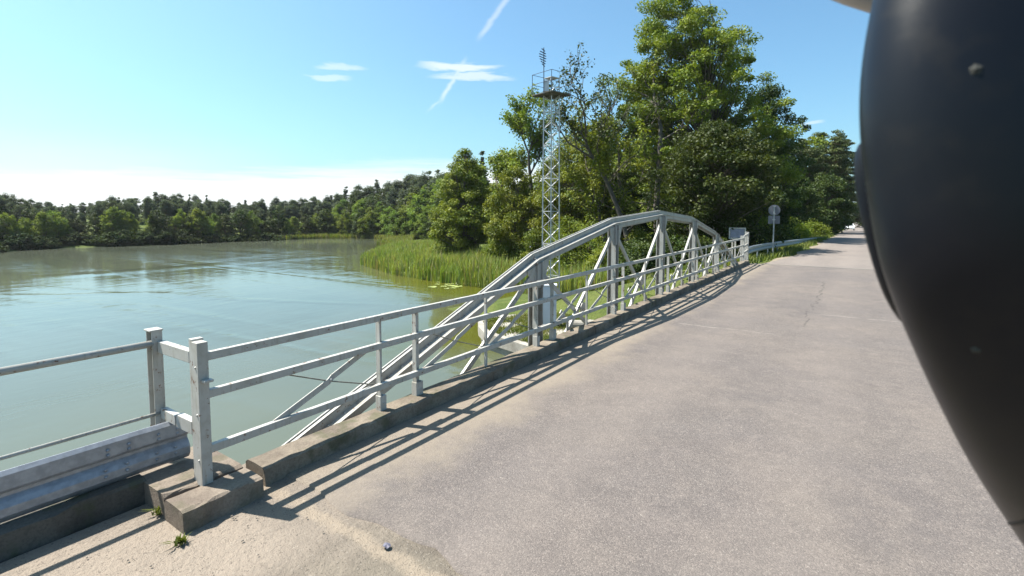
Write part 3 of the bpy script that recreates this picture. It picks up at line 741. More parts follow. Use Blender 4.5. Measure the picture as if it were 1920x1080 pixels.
def tree(name, label, base, Ht, prof, ncl, per, leaf, lmat, bark, seed, tr=.2, cr=(.5,1.0), flat=.65, fork=1, lean=(0,0), rag=.25, limbs=1.0, cat='tree', group=None, low=.12, scale_only=False):
    rng = np.random.default_rng(seed); ts = [p[0] for p in prof]; rs = [p[1] for p in prof]
    root = empty(name, base, label=label, cat=cat, group=group)
    m = MB(); stems = []
    for k in range(fork):
        a = rng.uniform(0, 2*PI); sp = 0 if fork == 1 else .12*Ht
        pts = []
        for i in range(8):
            t = i/7*.94; pts.append(Vector((lean[0]*t*t+sp*t*math.cos(a+k*2*PI/fork)+rng.normal(0,.012*Ht)*(i>0), lean[1]*t*t+sp*t*math.sin(a+k*2*PI/fork)+rng.normal(0,.012*Ht)*(i>0), -.25+(Ht*t+.25*(t>0)))))
        q = tr/(fork**.5); m.tube(pts, [q*1.25 if i == 0 else q*(1-i/7.6) for i in range(8)], 8, caps=False); stems.append(pts)
    w_ = np.array([max(.03, np.interp(t, ts, rs)) for t in np.linspace(0,1,60)]); w_[np.linspace(0,1,60) < ts[0]] = 0; w_ /= w_.sum()
    t = rng.choice(np.linspace(0,1,60), ncl, p=w_) + rng.uniform(-.008,.008,ncl)
    ang = rng.uniform(0, 2*PI, ncl); lob = 1 + rag*np.sin(ang*3+t*9+seed) * .6 + rag*rng.normal(0, .5, ncl)
    Rr = np.interp(t, ts, rs)*np.clip(lob, .35, 1.5); ro = Rr*rng.uniform(.05, 1, ncl)**.45
    C = np.stack([ro*np.cos(ang)+lean[0]*t*t, ro*np.sin(ang)+lean[1]*t*t, t*Ht], 1)
    cs = rng.uniform(cr[0], cr[1], ncl); rad_ = np.stack([cs, cs, cs*flat], 1)
    v, f = leaf_cloud(C, rad_, per, leaf, rng)
    nl = int(ncl*limbs); 
    for i in rng.permutation(ncl)[:nl]:
        st = stems[rng.integers(len(stems))]; tt = max(low, t[i]-.10-.22*ro[i]/max(.1,max(rs)))
        s_ = min(7*tt/.94, 6.99); j = int(s_); A = st[j].lerp(st[j+1], s_-j)
        limb(m, A, C[i], max(.012, tr*.28*(1-tt)+.02), .010, rng, 3, .12, 4)
    m.build('trunk', bark, root, smooth=True)
    mesh_np('crown', v, f, lmat, root)
    return root
def branchy(name, label, base, Ht, lmat, bark, seed, tr=.16, lean=(0,0), depth=4, leaf=.16, per=16, cl=.45, spread=.62, bare=.0, cat='tree', start=.35, group=None):
    """open tree grown by repeated forking: dark limbs show between sparse leaves"""
    rng = np.random.default_rng(seed); root = empty(name, base, label=label, cat=cat, group=group); m = MB(); tips = []
    def grow(p, d, L, r, k):
        n = 3; pts = [p]; q = p
        for i in range(n):
            d = (d + Vector(rng.normal(0, .13, 3)) + Vector((0,0,.05))).normalized(); q = q + d*L/n; pts.append(q)
        m.tube(pts, [r*(1-.4*i/n) for i in range(n+1)], 6 if k > 2 else 4, caps=False)
        if k <= 2: tips.extend(pts[1:] if k < 2 else pts[2:])
        if k == 0: return
        c = rng.integers(2, 4) + (k >= depth-1)
        for j in range(c):
            a = d.orthogonal().normalized(); a.rotate(Matrix.Rotation(rng.uniform(0, 2*PI), 3, d))
            dd = (d*(1-spread*.45) + a*spread*rng.uniform(.6, 1.2) + Vector((0,0,.12))).normalized()
            grow(pts[-1] if j == 0 else pts[rng.integers(1, n+1)], dd, L*rng.uniform(.62, .84), r*.58, k-1)
    d0 = Vector((lean[0], lean[1], 1)).normalized()
    base_pts = [Vector((0,0,-.3))]; q = Vector((0,0,0)); d = Vector((0,0,1)).lerp(d0, .5)
    for i in range(4):
        d = (d.lerp(d0, .4) + Vector(rng.normal(0, .05, 3))).normalized(); q = q + d*Ht*start/4; base_pts.append(q)
        if i > 0:
            a = d.orthogonal().normalized(); a.rotate(Matrix.Rotation(rng.uniform(0,2*PI), 3, d)); grow(q, (d*.45+a).normalized(), Ht*.13, tr*.35, 2)
    m.tube(base_pts, [tr*1.3, tr, tr*.95, tr*.9, tr*.85], 8, caps=False)
    grow(q, d, Ht*(1-start)*.36, tr*.82, depth)
    m.build('trunk', bark, root, smooth=True)
    T = np.array([tuple(p) for p in tips]); T = T[rng.uniform(0,1,len(T)) > bare]
    cs = rng.uniform(cl*.6, cl*1.3, len(T)); v, f = leaf_cloud(T, np.stack([cs,cs,cs*.7],1), per, leaf, rng)
    mesh_np('crown', v, f, lmat, root); return root
def gz(x, y): return float(ground_h(np.array([x]), np.array([y]))[0])
def on(px, d, y0=420):
    """ground point under photo column px at depth d"""
    p = at(px, y0, d); return Vector((p.x, p.y, gz(p.x, p.y)))
def top_h(px, py, d, base): return at(px, py, d).z - base.z

# --- the large mass at the bridge end
b = on(1312, 41); hb = top_h(1295, -8, 41, b)
tree('alder_tree', 'tallest broad green tree rising above the far end of the bridge truss', b, hb,
     [(.02,2.8),(.15,4.9),(.3,5.8),(.45,6.2),(.55,5.9),(.68,5.1),(.8,4.0),(.9,2.7),(.97,1.5),(1,.5)], 640, 300, .165, L_BROAD, BARK, 11, .42, (.5,1.1), .55, 2, rag=.34, lean=(-1.9,-1.3))
b = on(1335, 28.5); hb = top_h(1335, 235, 28.5, b)
tree('maple_tree', 'dark rounded leafy tree directly behind the far end of the railing', b, hb,
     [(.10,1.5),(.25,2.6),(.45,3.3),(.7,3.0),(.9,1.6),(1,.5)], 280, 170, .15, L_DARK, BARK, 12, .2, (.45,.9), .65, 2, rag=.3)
b = on(1235, 37); hb = top_h(1225, 60, 37, b)
branchy('ivy_clad_tree', 'tall half bare tree leaning against the left flank of the tallest tree', b, hb, L_BROAD, BARK, 29, .24, (-.03,.0), 4, .2, 15, .55, .5, .15, start=.55)
b = on(1205, 33); hb = top_h(1130, 100, 33, b)
branchy('bare_branched_tree', 'sparse tree with bare crooked limbs leaning left of the tallest tree', b, hb, L_DARK, BARK, 22, .17, (-.28,-.16), 4, .17, 9, .4, .55, .35, start=.45)
b = on(1185, 39); hb = top_h(1160, 120, 39, b)
branchy('bare_branched_tree', 'dark limbed sparse tree between the leaning bare tree and the tallest tree', b, hb, L_DARK, BARK, 28, .16, (-.12,-.05), 4, .18, 10, .45, .55, .3, start=.4)
b = on(1150, 35); hb = top_h(1075, 195, 35, b)
branchy('bare_branched_tree', 'thin leaning tree with open crown just right of the lattice tower', b, hb, L_BROAD, BARK, 23, .14, (-.2,-.1), 4, .17, 26, .6, .6, .0, start=.35)
b = on(1005, 50); hb = top_h(985, 182, 50, b)
branchy('open_crown_tree', 'open crowned tree just left of the lattice tower, sky showing through it', b, hb, L_BROAD, BARK, 24, .22, (-.12,0), 4, .25, 22, .75, .6, .0, start=.45)
b = on(940, 52); hb = top_h(935, 250, 52, b)
branchy('open_crown_tree', 'lower open crowned tree between the lakeside alder and the lattice tower', b, hb, L_BROAD, BARK, 25, .2, (-.08,0), 4, .24, 24, .75, .55, .0, start=.35)
b = on(872, 53); hb = top_h(872, 288, 53, b)
tree('lakeside_alder', 'bushy alder at the water end of the woods, foliage down to the reeds', b, hb,
     [(.04,2.2),(.2,3.3),(.4,3.4),(.6,2.8),(.8,1.8),(.95,.9),(1,.3)], 290, 190, .19, L_BROAD, BARK, 13, .2, (.5,.95), .7, 2, rag=.3)
b = on(965, 47); hb = top_h(965, 320, 47, b)
tree('hazel_tree', 'low dark leafy tree in front of the open crowned trees', b, hb, [(.05,2.0),(.3,2.8),(.6,2.6),(.85,1.6),(1,.4)], 180, 180, .18, L_BROAD, BARK, 14, .14, (.5,.9), .7, 2)
b = on(1070, 44); hb = top_h(1070, 265, 44, b)
tree('hazel_tree', 'mid green leafy tree directly behind the lattice tower', b, hb, [(.05,2.4),(.3,3.2),(.6,3.0),(.85,1.8),(1,.4)], 220, 180, .18, L_BROAD, BARK, 15, .16, (.5,.95), .7, 2)
b = on(1140, 48); hb = top_h(1140, 225, 48, b)
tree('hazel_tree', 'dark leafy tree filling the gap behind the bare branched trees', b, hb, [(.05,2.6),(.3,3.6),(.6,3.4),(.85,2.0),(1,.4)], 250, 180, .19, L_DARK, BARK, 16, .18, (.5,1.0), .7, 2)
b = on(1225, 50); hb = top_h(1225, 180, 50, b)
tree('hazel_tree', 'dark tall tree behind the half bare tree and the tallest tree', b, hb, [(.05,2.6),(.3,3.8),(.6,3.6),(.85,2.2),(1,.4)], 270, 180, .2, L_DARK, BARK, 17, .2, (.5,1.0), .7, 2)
b = on(1430, 44); hb = top_h(1430, 170, 44, b)
tree('hazel_tree', 'dark leafy tree at the right flank of the tallest tree above the road sign', b, hb, [(.05,2.2),(.3,3.0),(.6,3.0),(.85,1.9),(1,.4)], 230, 180, .18, L_DARK, BARK, 18, .2, (.5,1.0), .65, 2, rag=.35)
# --- pines by the road
for i, (px, d, py, s_, lb) in enumerate([(1500,66,262,31,'pine above the bright shrubs, leftmost of the roadside pines'), (1532,72,250,32,'tall pine in the middle of the roadside pines'), (1562,70,248,33,'tall pine standing nearest the road edge among the roadside pines'),
                                         (1574,86,256,34,'pine behind the roadside pines above the white car'), (1470,74,300,35,'low pine partly hidden behind the right flank of the tallest tree')]):
    b = on(px, d); tree('pine_tree', lb, b, top_h(px, py, d, b), [(.22,1.2),(.4,2.3),(.6,2.5),(.8,2.1),(.93,1.2),(1,.4)], 190, 170, .19, L_PINE, BARK_PINE, s_, .2, (.45,.9), .38, 1, rag=.5, group='pines beside the road')
for i, (px, d, py, s_, lb) in enumerate([(1545,60,330,36,'dark leafy roadside tree below the pines'), (1560,82,345,37,'dark roadside tree overhanging the lane where the white car stands'), (1490,54,330,38,'dark leafy tree behind the bright shrubs and the road sign')]):
    b = on(px, d); tree('roadside_tree', lb, b, top_h(px, py, d, b), [(.05,1.6),(.3,2.4),(.6,2.4),(.85,1.5),(1,.4)], 140, 160, .2, L_DARK, BARK, s_, .16, (.5,.95), .7, 2, group='leafy trees beside the road')
for i, (x, y, h_, lb) in enumerate([(1.0,175,12,'leafy tree closing the far end of the lane'), (-3.5,165,14,'dark tree at the far left end of the lane'), (6,150,14,'dark tree on the right side at the far end of the lane'), (6.5,110,14,'dark tree on the right side of the lane behind the mirror housing')]):
    tree('roadside_tree', lb, (x, y, gz(x,y)), h_, [(.05,2.6),(.3,3.6),(.6,3.4),(.85,2.2),(1,.4)], 110, 90, .45, L_DARK, BARK, 60+i, .2, (.7,1.3), .7, 2, group='leafy trees beside the road')
# --- shrubs
def shrub(name, label, base, Ht, rw, lmat, seed, n=60, per=90, leaf=.14, group=None):
    return tree(name, label, base, Ht, [(.0,rw*.75),(.3,rw),(.6,rw*.9),(.85,rw*.55),(1,.15)], n, per, leaf, lmat, BARK, seed, .04, (.22*rw+.1,.38*rw+.12), .8, 4, rag=.3, cat='shrub', group=group, limbs=.5, low=.02)
SH = [(1455,45,405,1.5,L_BRIGHT,'bright green shrub right behind the road sign'), (1490,47,412,1.6,L_BRIGHT,'bright green shrub in the middle of the verge thicket'), (1522,50,415,1.5,L_BRIGHT,'bright yellow green shrub at the road end of the verge thicket'),
      (1432,43,418,1.2,L_BROAD,'low green shrub left of the road sign'), (1398,36,428,1.1,L_BROAD,'green shrub behind the notice board'), (1465,47,430,.8,L_BRIGHT,'small bright shrub in front of the verge thicket'), (1512,55,428,.9,L_BRIGHT,'small bright shrub just above the sinking guardrail')]
for i, (px, d, py, rw, mt, lb) in enumerate(SH):
    b = on(px, d); shrub('verge_shrub', lb, b, max(.8, top_h(px, py, d, b)), rw, mt, 70+i, group='shrubs on the verge')
SH2 = [(935,47,430,1.3,L_BRIGHT,'yellow green shrub behind the reeds below the open crowned trees'), (965,45,438,1.2,L_BROAD,'green shrub behind the reeds left of the tower'), (1000,43,432,1.2,L_BROAD,'green shrub behind the reeds close left of the tower'),
       (1062,38,400,1.7,L_BRIGHT,'sunlit shrub right of the tower above the truss'), (1110,36,410,1.6,L_BROAD,'green shrub under the leaning trees'), (1150,34,440,1.2,L_DARK,'dark shrub seen through the second truss panel'), (1195,33,430,1.4,L_BROAD,'shrub seen through the third truss panel'),
       (1250,31,420,1.5,L_DARK,'dark shrub behind the top of the truss'), (1300,30,415,1.4,L_BROAD,'shrub behind the falling end of the truss'), (1040,40,450,1.0,L_BRIGHT,'small sunlit shrub at the foot of the tower'), (1340,34,400,1.6,L_DARK,'dark shrub under the rounded leafy tree'), (1405,41,400,1.5,L_DARK,'dark shrub behind the notice board and road sign'),
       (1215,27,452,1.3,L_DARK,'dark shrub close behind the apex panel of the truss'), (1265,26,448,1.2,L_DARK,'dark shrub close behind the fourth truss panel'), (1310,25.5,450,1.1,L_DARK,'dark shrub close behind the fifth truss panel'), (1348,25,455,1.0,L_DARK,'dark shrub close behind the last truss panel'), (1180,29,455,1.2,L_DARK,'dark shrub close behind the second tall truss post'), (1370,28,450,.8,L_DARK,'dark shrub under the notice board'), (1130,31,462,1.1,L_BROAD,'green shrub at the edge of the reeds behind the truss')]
for i, (px, d, py, rw, mt, lb) in enumerate(SH2):
    b = on(px, d); shrub('bank_shrub', lb, b, max(.9, top_h(px, py, d, b)), rw, mt, 90+i, group='shrubs on the bank')
# dead pale twigs in front of the dark trees
b = on(1290, 31)
branchy('dead_tree', 'dead pale leafless small tree before the dark undergrowth behind the truss', b, 4.2, L_DARK, BARK_PALE, 27, .06, (-.1,.1), 4, .05, 1, .1, .7, .97, start=.3)

# --- far shore woods
PR = []
def proto(kind, seed):
    o = (0, 0, -60)
    if kind == 'broad': return tree('far_broadleaf_tree', 'x', o, 8, [(.04,1.5),(.25,2.1),(.5,2.2),(.75,1.6),(.92,.9),(1,.3)], 90, 80, .25, L_FARB, BARK, seed, .15, (.5,.85), .75, 1, rag=.3, limbs=.35)
    if kind == 'dark': return tree('far_broadleaf_tree', 'x', o, 8, [(.03,1.6),(.25,2.2),(.5,2.1),(.75,1.6),(.92,.9),(1,.3)], 90, 80, .25, L_DARK, BARK, seed, .15, (.5,.85), .75, 1, rag=.3, limbs=.35)
    if kind == 'pine': return tree('far_pine_tree', 'x', o, 9, [(.25,.6),(.42,1.1),(.6,1.4),(.78,1.25),(.92,.8),(.98,.2)], 120, 80, .20, L_FARP, BARK_PINE, seed, .13, (.5,.85), .6, 1, rag=.15, limbs=.5)
    if kind == 'spruce': return tree('far_spruce_tree', 'x', o, 9, [(.08,1.5),(.3,1.3),(.55,.95),(.8,.5),(.95,.2),(1,.08)], 85, 70, .22, L_FARP, BARK, seed, .12, (.25,.5), .5, 1, rag=.25, limbs=.3)
protos = {k: [proto(k, 200+7*i+hash_) for i in range(n)] for k, n, hash_ in (('broad',4,1),('dark',2,2),('pine',4,3),('spruce',2,4))}
used = set()
def plant(kind, x, y, ht, rng, label, group):
    k = int(rng.integers(len(protos[kind]))); p = protos[kind][k]
    o = p if (kind, k) not in used else copy_tree(p)
    used.add((kind, k)); o.location = (x, y, gz(x, y)-.1)
    s = ht/(9 if kind in ('pine','spruce') else 8); wdt = s*rng.uniform(.9, 1.25)
    o.scale = (wdt, wdt, s); o.rotation_euler = (0, 0, rng.uniform(0, 2*PI)); tag(o, label, 'tree', group)
rng = np.random.default_rng(77)
# silhouettes: photo skyline rows sampled along photo columns
cols = np.arange(-40, 620, 17.0)
def shore_depth(px):
    return float(np.interp(px, [-60,0,130,300,450,600,720,830], [72,76,86,92,103,117,112,92]))
skyl = lambda px: float(np.interp(px, [-60,0,60,110,160,230,330,380,440,520,580,640,680,740,800,830,900], [362,364,374,380,378,366,361,368,376,372,368,362,352,342,330,326,300]))
LB = {'broad': ('light green rounded tree in the front row of the far shore woods', 'broadleaf trees along the far shore'), 'dark': ('dark rounded tree in the front row of the far shore woods', 'dark broadleaf trees along the far shore'),
      'pine': ('dark pine standing behind the front row of the far shore woods', 'pines along the far shore'), 'spruce': ('pointed dark spruce on the far shore skyline', 'spruces along the far shore')}
gaps = [(165,14),(268,12),(430,8),(478,7)]
for px in cols:                                             # front row at the water
    if any(abs(px-g_) < w_ for g_, w_ in gaps): continue
    d = shore_depth(px)+rng.uniform(2.0, 4.5); p = at(px+rng.uniform(-5,5), 420, d)
    kind = 'broad' if rng.uniform() < .62 else 'dark'
    py = rng.uniform(386, 412) if px > 30 else rng.uniform(395, 415)
    plant(kind, p.x, p.y, max(3.5, at(px, py, d).z-gz(p.x,p.y)), rng, *LB[kind])
for row, (dd, lo, hi) in enumerate([(9, 6, 18), (15, 2, 12), (24, -4, 6)]):  # pines behind
    for px in np.arange(-50+row*8, 640, 15.5):
        d = shore_depth(px)+dd+rng.uniform(-2, 2); p = at(px+rng.uniform(-6,6), 420, d)
        if row < 2 and any(abs(px-g_) < w_*.7 for g_, w_ in gaps): continue
        kind = ('pine' if rng.uniform() < .75 else ('spruce' if rng.uniform() < .5 else 'dark'))
        py = skyl(px)+rng.uniform(lo, hi)
        plant(kind, p.x, p.y, max(4, at(px, py, d).z-gz(p.x,p.y)), rng, *LB[kind])
# hillside woods between the far shore and the near trees
LBH = {'broad': ('light green tree on the wooded slope behind the far reeds', 'trees on the wooded slope'), 'dark': ('dark leafy tree on the wooded slope behind the far reeds', 'dark trees on the wooded slope'),
       'pine': ('pine on the crest of the wooded slope', 'pines on the slope crest'), 'spruce': ('pointed spruce on the crest of the wooded slope', 'spruces on the slope crest')}
for row, (dd, fr) in enumerate([(3.5, .52), (7.5, .30), (13, .12), (20, -.03), (27, -.08)]):
    for px in np.arange(612+row*6, 905, 19.0):
        d = shore_depth(px)+dd+rng.uniform(-1, 1); p = at(px+rng.uniform(-5,5), 420, d); sk = skyl(px)
        py = sk+(447-sk)*fr*rng.uniform(.75, 1.25)+(rng.uniform(-4, 7))
        kind = (('broad' if rng.uniform() < .7 else 'dark') if row < 3 else ('pine' if rng.uniform() < .6 else 'spruce'))
        if row == 2 and rng.uniform() < .12: kind = 'pine'
        plant(kind, p.x, p.y, max(3, at(px, py, d).z-gz(p.x,p.y)), rng, *LBH[kind])
# filler rows behind the near trees so the woods stay closed
for px in np.arange(900, 1560, 26.0):
    d = 68+rng.uniform(-4, 6); p = at(px, 420, d); kind = 'dark' if rng.uniform() < .6 else 'broad'
    plant(kind, p.x, p.y, max(5, at(px, rng.uniform(300, 350), d).z-gz(p.x,p.y)), rng, 'dark leafy tree deep in the woods behind the lattice tower' if kind == 'dark' else 'green tree deep in the woods behind the lattice tower', 'trees deep in the near woods')
# low bushes at the far waterline
bproto = None
for px in np.arange(-30, 600, 12.0):
    if any(abs(px-g_) < w_*.6 for g_, w_ in gaps): continue
    d = shore_depth(px)+rng.uniform(-.6, .9); p = at(px+rng.uniform(-8,8), 430, d)
    if bproto is None: bproto = shrub('waterline_bush', 'x', (0,0,0), 1.9, 1.2, L_BUSH, 120, 34, 70, .24); o = bproto
    else: o = copy_tree(bproto)
    o.location = (p.x, p.y, gz(p.x,p.y)-.1); s = rng.uniform(.7, 1.5); o.scale = (s*1.3, s*1.3, s); o.rotation_euler = (0,0,rng.uniform(0,6))
    tag(o, 'low dark bush overhanging the water at the far shore', 'bush', 'bushes along the far waterline')

# ------------------------------------------------------------------ reeds, verge grass, lilies
def scatter(n, x0, x1, y0, y1, seed):
    r = np.random.default_rng(seed); return r.uniform(x0, x1, n), r.uniform(y0, y1, n)
gx, gy = scatter(150000, -64, -8, 20, 60, 1)
d = seg_dist(gx, gy, LAND, True); ins = inside(gx, gy, LAND); r = np.random.default_rng(2)
edge = d + .5*np.sin(gx*1.3)+.4*np.sin(gy*1.7+gx*.4)
k = ins & (edge > .2) & (edge < 8.5) & (gx < -11) & ~((gx > -15.5) & (gy < 25.5))
k |= (~ins) & (d < .8) & (gx < -16) & (r.uniform(0,1,len(gx)) < .6)
p3 = np.stack([gx[k], gy[k], ground_h(gx[k], gy[k])], 1)[:46000]
p3[:,2] = np.maximum(p3[:,2], WZ-.1)
n_ = len(p3); hh = (1.55+.25*np.sin(p3[:,0]*.8)*np.sin(p3[:,1]*.7)+r.normal(0,.18,n_))*np.interp(p3[:,0], [-47,-42,-30,-12], [.65,.9,1.0,.85])
hh *= r.choice([.8,1.0,1.0,1.12], n_)
M_DRY = leaf_mat('dry_reed_stalks', (.17,.145,.075), (.24,.20,.11), .25, .6)
blades('reed_bed', p3, hh, .07, L_REED, 31, .2, dead=(M_DRY, .16), kind='stuff', label='tall bright green reeds standing in the shallows beside the lattice tower')
gx, gy = scatter(60000, -108, -58, 54, 84, 4); d = seg_dist(gx, gy, LAND, True); ins = inside(gx, gy, LAND)
k = ((ins & (d < 2.2)) | (~ins & (d < 3.2))) & (gy > 57) & (gx > -103)
p3 = np.stack([gx[k], gy[k], np.maximum(ground_h(gx[k], gy[k]), WZ-.1)], 1)[:20000]
blades('far_reed_bed', p3, np.full(len(p3), 1.25)*np.random.default_rng(6).uniform(.7,1.15,len(p3)), .12, L_REED, 32, .16, dead=(M_DRY, .2), kind='stuff', label='thin strip of pale reeds along the far inlet')
gx, gy = scatter(60000, -9, -1.6, 21.8, 62, 9); rlx = road_left(gy); r = np.random.default_rng(10)
k = (gx < rlx-.25-r.uniform(0,.5,len(gx))) & (gy > 22.0+r.uniform(0,.5,len(gx)))
p3 = np.stack([gx[k], gy[k], ground_h(gx[k], gy[k])], 1)[:24000]
blades('verge_grass', p3, .16*np.random.default_rng(11).uniform(.4,2.2,len(p3)), .035, L_GRASS, 33, .45, kind='stuff', label='sunlit long grass on the verge beside the far road')
gx, gy = scatter(30000, -34, -8, 27, 46, 14); ins = inside(gx, gy, LAND); d = seg_dist(gx, gy, LAND, True); k = ins & (d > 4)
p3 = np.stack([gx[k], gy[k], ground_h(gx[k], gy[k])], 1)[:14000]
blades('bank_grass', p3, .35*np.random.default_rng(15).uniform(.4,1.8,len(p3)), .06, L_GRASS, 34, .4, kind='stuff', label='rough grass on the bank below the trees')
M_LILY = simple('lily_pad', (.26, .30, .10), .35, 0, .25, 9)
lily = None; r = np.random.default_rng(41)
for i, (px, py) in enumerate([(818,533),(830,537),(839,533),(846,536),(853,532),(836,541),(823,529),(849,540),(857,537),(741,509),(752,511),(748,507),(812,538),(861,533),(884,526)]):
    p = atz(px+r.uniform(-2,2), py, WZ+.012)
    if lily is None:
        m = MB(); n = 14; vs = [(math.cos(.3+k*(2*PI-.6)/(n-1))*.3, math.sin(.3+k*(2*PI-.6)/(n-1))*.3, .02*math.sin(k*1.7)) for k in range(n)]
        m.prism([(0,0,0)]+vs, (0,0,.012)); lily = m.build('lily_pad', M_LILY); o = lily
    else: o = lily.copy(); col.objects.link(o)
    o.location = p; o.rotation_euler = (0,0,r.uniform(0,6)); s = r.uniform(.6,1.3); o.scale = (s,s,1)
    tag(o, 'pale lily pad floating in the olive shallows in front of the reeds', 'lily pad', 'lily pads in the shallows')

# ------------------------------------------------------------------ sign, notice board, car
b = on(1451, 24); sg = empty('road_sign', b, label='round road sign above a rectangular plate on a grey post, seen from behind', cat='sign')
M_SIGNBACK = simple('sign_back_grey', (.12, .125, .145), .5, .5, .08, 3)
c0, c1 = at(1451, 394, 24)-b, at(1452, 412, 24)-b; vdir = Vector((b.x, b.y, 0)).normalized(); sd = Vector((vdir.y, -vdir.x, 0))
m = MB(); m.tube([Vector((0,0,-.3)), Vector((0,0,c0.z+.2))], .03, 10); m.build('post', M_GALV_OLD, sg)
m = MB(); m.tube([Vector((0,0,c0.z))+vdir*.05, Vector((0,0,c0.z))+vdir*.075], .255, 32); m.build('round_plate', M_SIGNBACK, sg)
m = MB(); q = Vector((0,0,c1.z))+vdir*.06; m.prism([q+sd*a*.25+Vector((0,0,b_*.19)) for a, b_ in ((-1,-1),(1,-1),(1,1),(-1,1))], vdir*.02); m.build('lower_plate', M_SIGNBACK, sg)
m = MB()
for z in (c0.z-.18, c0.z+.18, c1.z): m.box((0,0,z), (.12,.12,.04))
m.build('clamp', M_GALV_OLD, sg)

b = on(1383, 25.5); nb_ = empty('notice_board', b, math.atan2(-b.x, b.y)*.9, label='grey framed notice board standing behind the far end of the railing', cat='notice board')
c = at(1383, 437.5, 25.5)-b; wdt, hgt = 27*25.5/F, 19*25.5/F
m = MB(); m.box((0,0,c.z), (wdt-.08, .02, hgt-.08)); m.build('panel', simple('board_panel', (.20,.20,.25), .5), nb_)
m = MB()
for s_ in (-1,1): m.box((s_*wdt/2, 0, c.z), (.06,.07,hgt+.06)); m.box((0,0,c.z+s_*hgt/2), (wdt-.06,.07,.06))
m.build('frame', M_PAINT, nb_)
for s_ in (-1,1): m = MB(); m.box((s_*wdt*.4, .06, (c.z-.4)/2), (.06,.05,c.z+.4)); m.build('leg', M_GALV_OLD, nb_)

M_CARP = simple('white_car_paint', (.78,.79,.80), .25, 0, .02, 2)
M_GLASS = simple('dark_car_glass', (.015,.02,.025), .08, 0, .1, 2); M_TYRE = simple('tyre_rubber', (.02,.02,.02), .8); M_RIM = simple('alloy_rim', (.45,.46,.47), .3, .7)
M_LAMP = simple('headlamp_glass', (.7,.72,.75), .1, .2)
cl_ = at(1595, 430, 108); car = empty('white_car', (cl_.x-.25, cl_.y, float(road_z(cl_.y))), R(181), label='small white car approaching on the lane under the trees', cat='car')
prof = [(2.05,.30),(2.12,.55),(2.0,.78),(1.1,.95),(.35,1.42),(-.9,1.47),(-1.75,1.05),(-2.05,.95),(-2.1,.35)]
m = MB(); n = len(prof); vs = []
for s_, wd in ((-1,.86),(-.82,.9),(.82,.9),(1,.86)):
    for (y, z) in prof: q = 1-.18*max(0,(z-.95)/.5); vs.append((math.copysign(abs(s_)*.9*q if abs(s_) > .9 else .78*q, s_), y*(.985 if abs(s_) > .9 else 1), z-(.03 if abs(s_) > .9 else 0)))
fs = [(a*n+i, a*n+(i+1)%n, (a+1)*n+(i+1)%n, (a+1)*n+i) for a in range(3) for i in range(n)] + [tuple(range(n)), tuple(3*n+i for i in range(n))[::-1]]
m.add(vs, fs); m.build('body', M_CARP, car, .03)
def flat_part(name, pts, mat, th=(0,.02,.012)): m = MB(); m.prism(pts, th); return m.build(name, mat, car)
flat_part('windscreen', [(-.66,1.04,.985),(.66,1.04,.985),(.58,.42,1.385),(-.58,.42,1.385)], M_GLASS)
for s_ in (-1,1):
    flat_part('side_window', [(s_*.885,.72,1.0),(s_*.83,.2,1.34),(s_*.83,-.9,1.38),(s_*.885,-1.5,1.02)], M_GLASS, (s_*.012,0,0))
    flat_part('headlight', [(s_*.48,2.09,.62),(s_*.80,2.05,.64),(s_*.80,2.0,.76),(s_*.5,2.06,.74)], M_LAMP)
    m = MB(); m.box((s_*.98,.75,1.02), (.18,.1,.13)); m.build('door_mirror', M_CARP, car, .02)
    for y in (1.35,-1.3):
        m = MB(); m.tube([(s_*.72,y,.32),(s_*.92,y,.32)], .32, 18); wh = m.build('wheel', M_TYRE, car); m = MB(); m.tube([(s_*.915,y,.32),(s_*.93,y,.32)], .2, 12); m.build('rim', M_RIM, wh)
flat_part('grille', [(-.4,2.115,.42),(.4,2.115,.42),(.4,2.12,.56),(-.4,2.12,.56)], M_TYRE); flat_part('number_plate', [(-.26,2.14,.46),(.26,2.14,.46),(.26,2.14,.56),(-.26,2.14,.56)], M_LAMP)

# ------------------------------------------------------------------ weeds and litter by the plinth
for i, (px, py, s_, lb) in enumerate([(338,1019,.75,'small green weed in the sand at the foot of the plinth corner'), (297,962,.8,'small weed between the dark kerb and the plinth')]):
    p = atz(px, py, 0.0); r = np.random.default_rng(80+i); wd_ = empty('weed', p, label=lb, cat='weed')
    a = r.uniform(0, 2*PI, 46); q = np.stack([np.cos(a), np.sin(a), np.zeros(46)], 1)*(r.uniform(0,.045,46)*s_)[:,None]
    blades('leaves', q, r.uniform(.02,.075,46)*s_, .014, L_GRASS, 82+i, .8, wd_)
p = atz(725, 1024, .006); m = MB(); r = np.random.default_rng(90); n = 9
vs = [(math.cos(k*2*PI/n)*r.uniform(.022,.034), math.sin(k*2*PI/n)*r.uniform(.016,.026), r.uniform(0,.012)) for k in range(n)]
m.add(vs+[(0,0,.014)]+[(x,y,z-.003) for x,y,z in vs], [(k,(k+1)%n,n) for k in range(n)]+[(k,(k+1)%n,n+1+(k+1)%n,n+1+k) for k in range(n)]+[tuple(n+1+k for k in range(n))[::-1]])
lt = m.build('litter_scrap', simple('foil_scrap', (.09,.088,.12), .6, 0.)); lt.location = p; tag(lt, 'small crumpled lilac grey scrap lying on the pale road slab', 'litter')
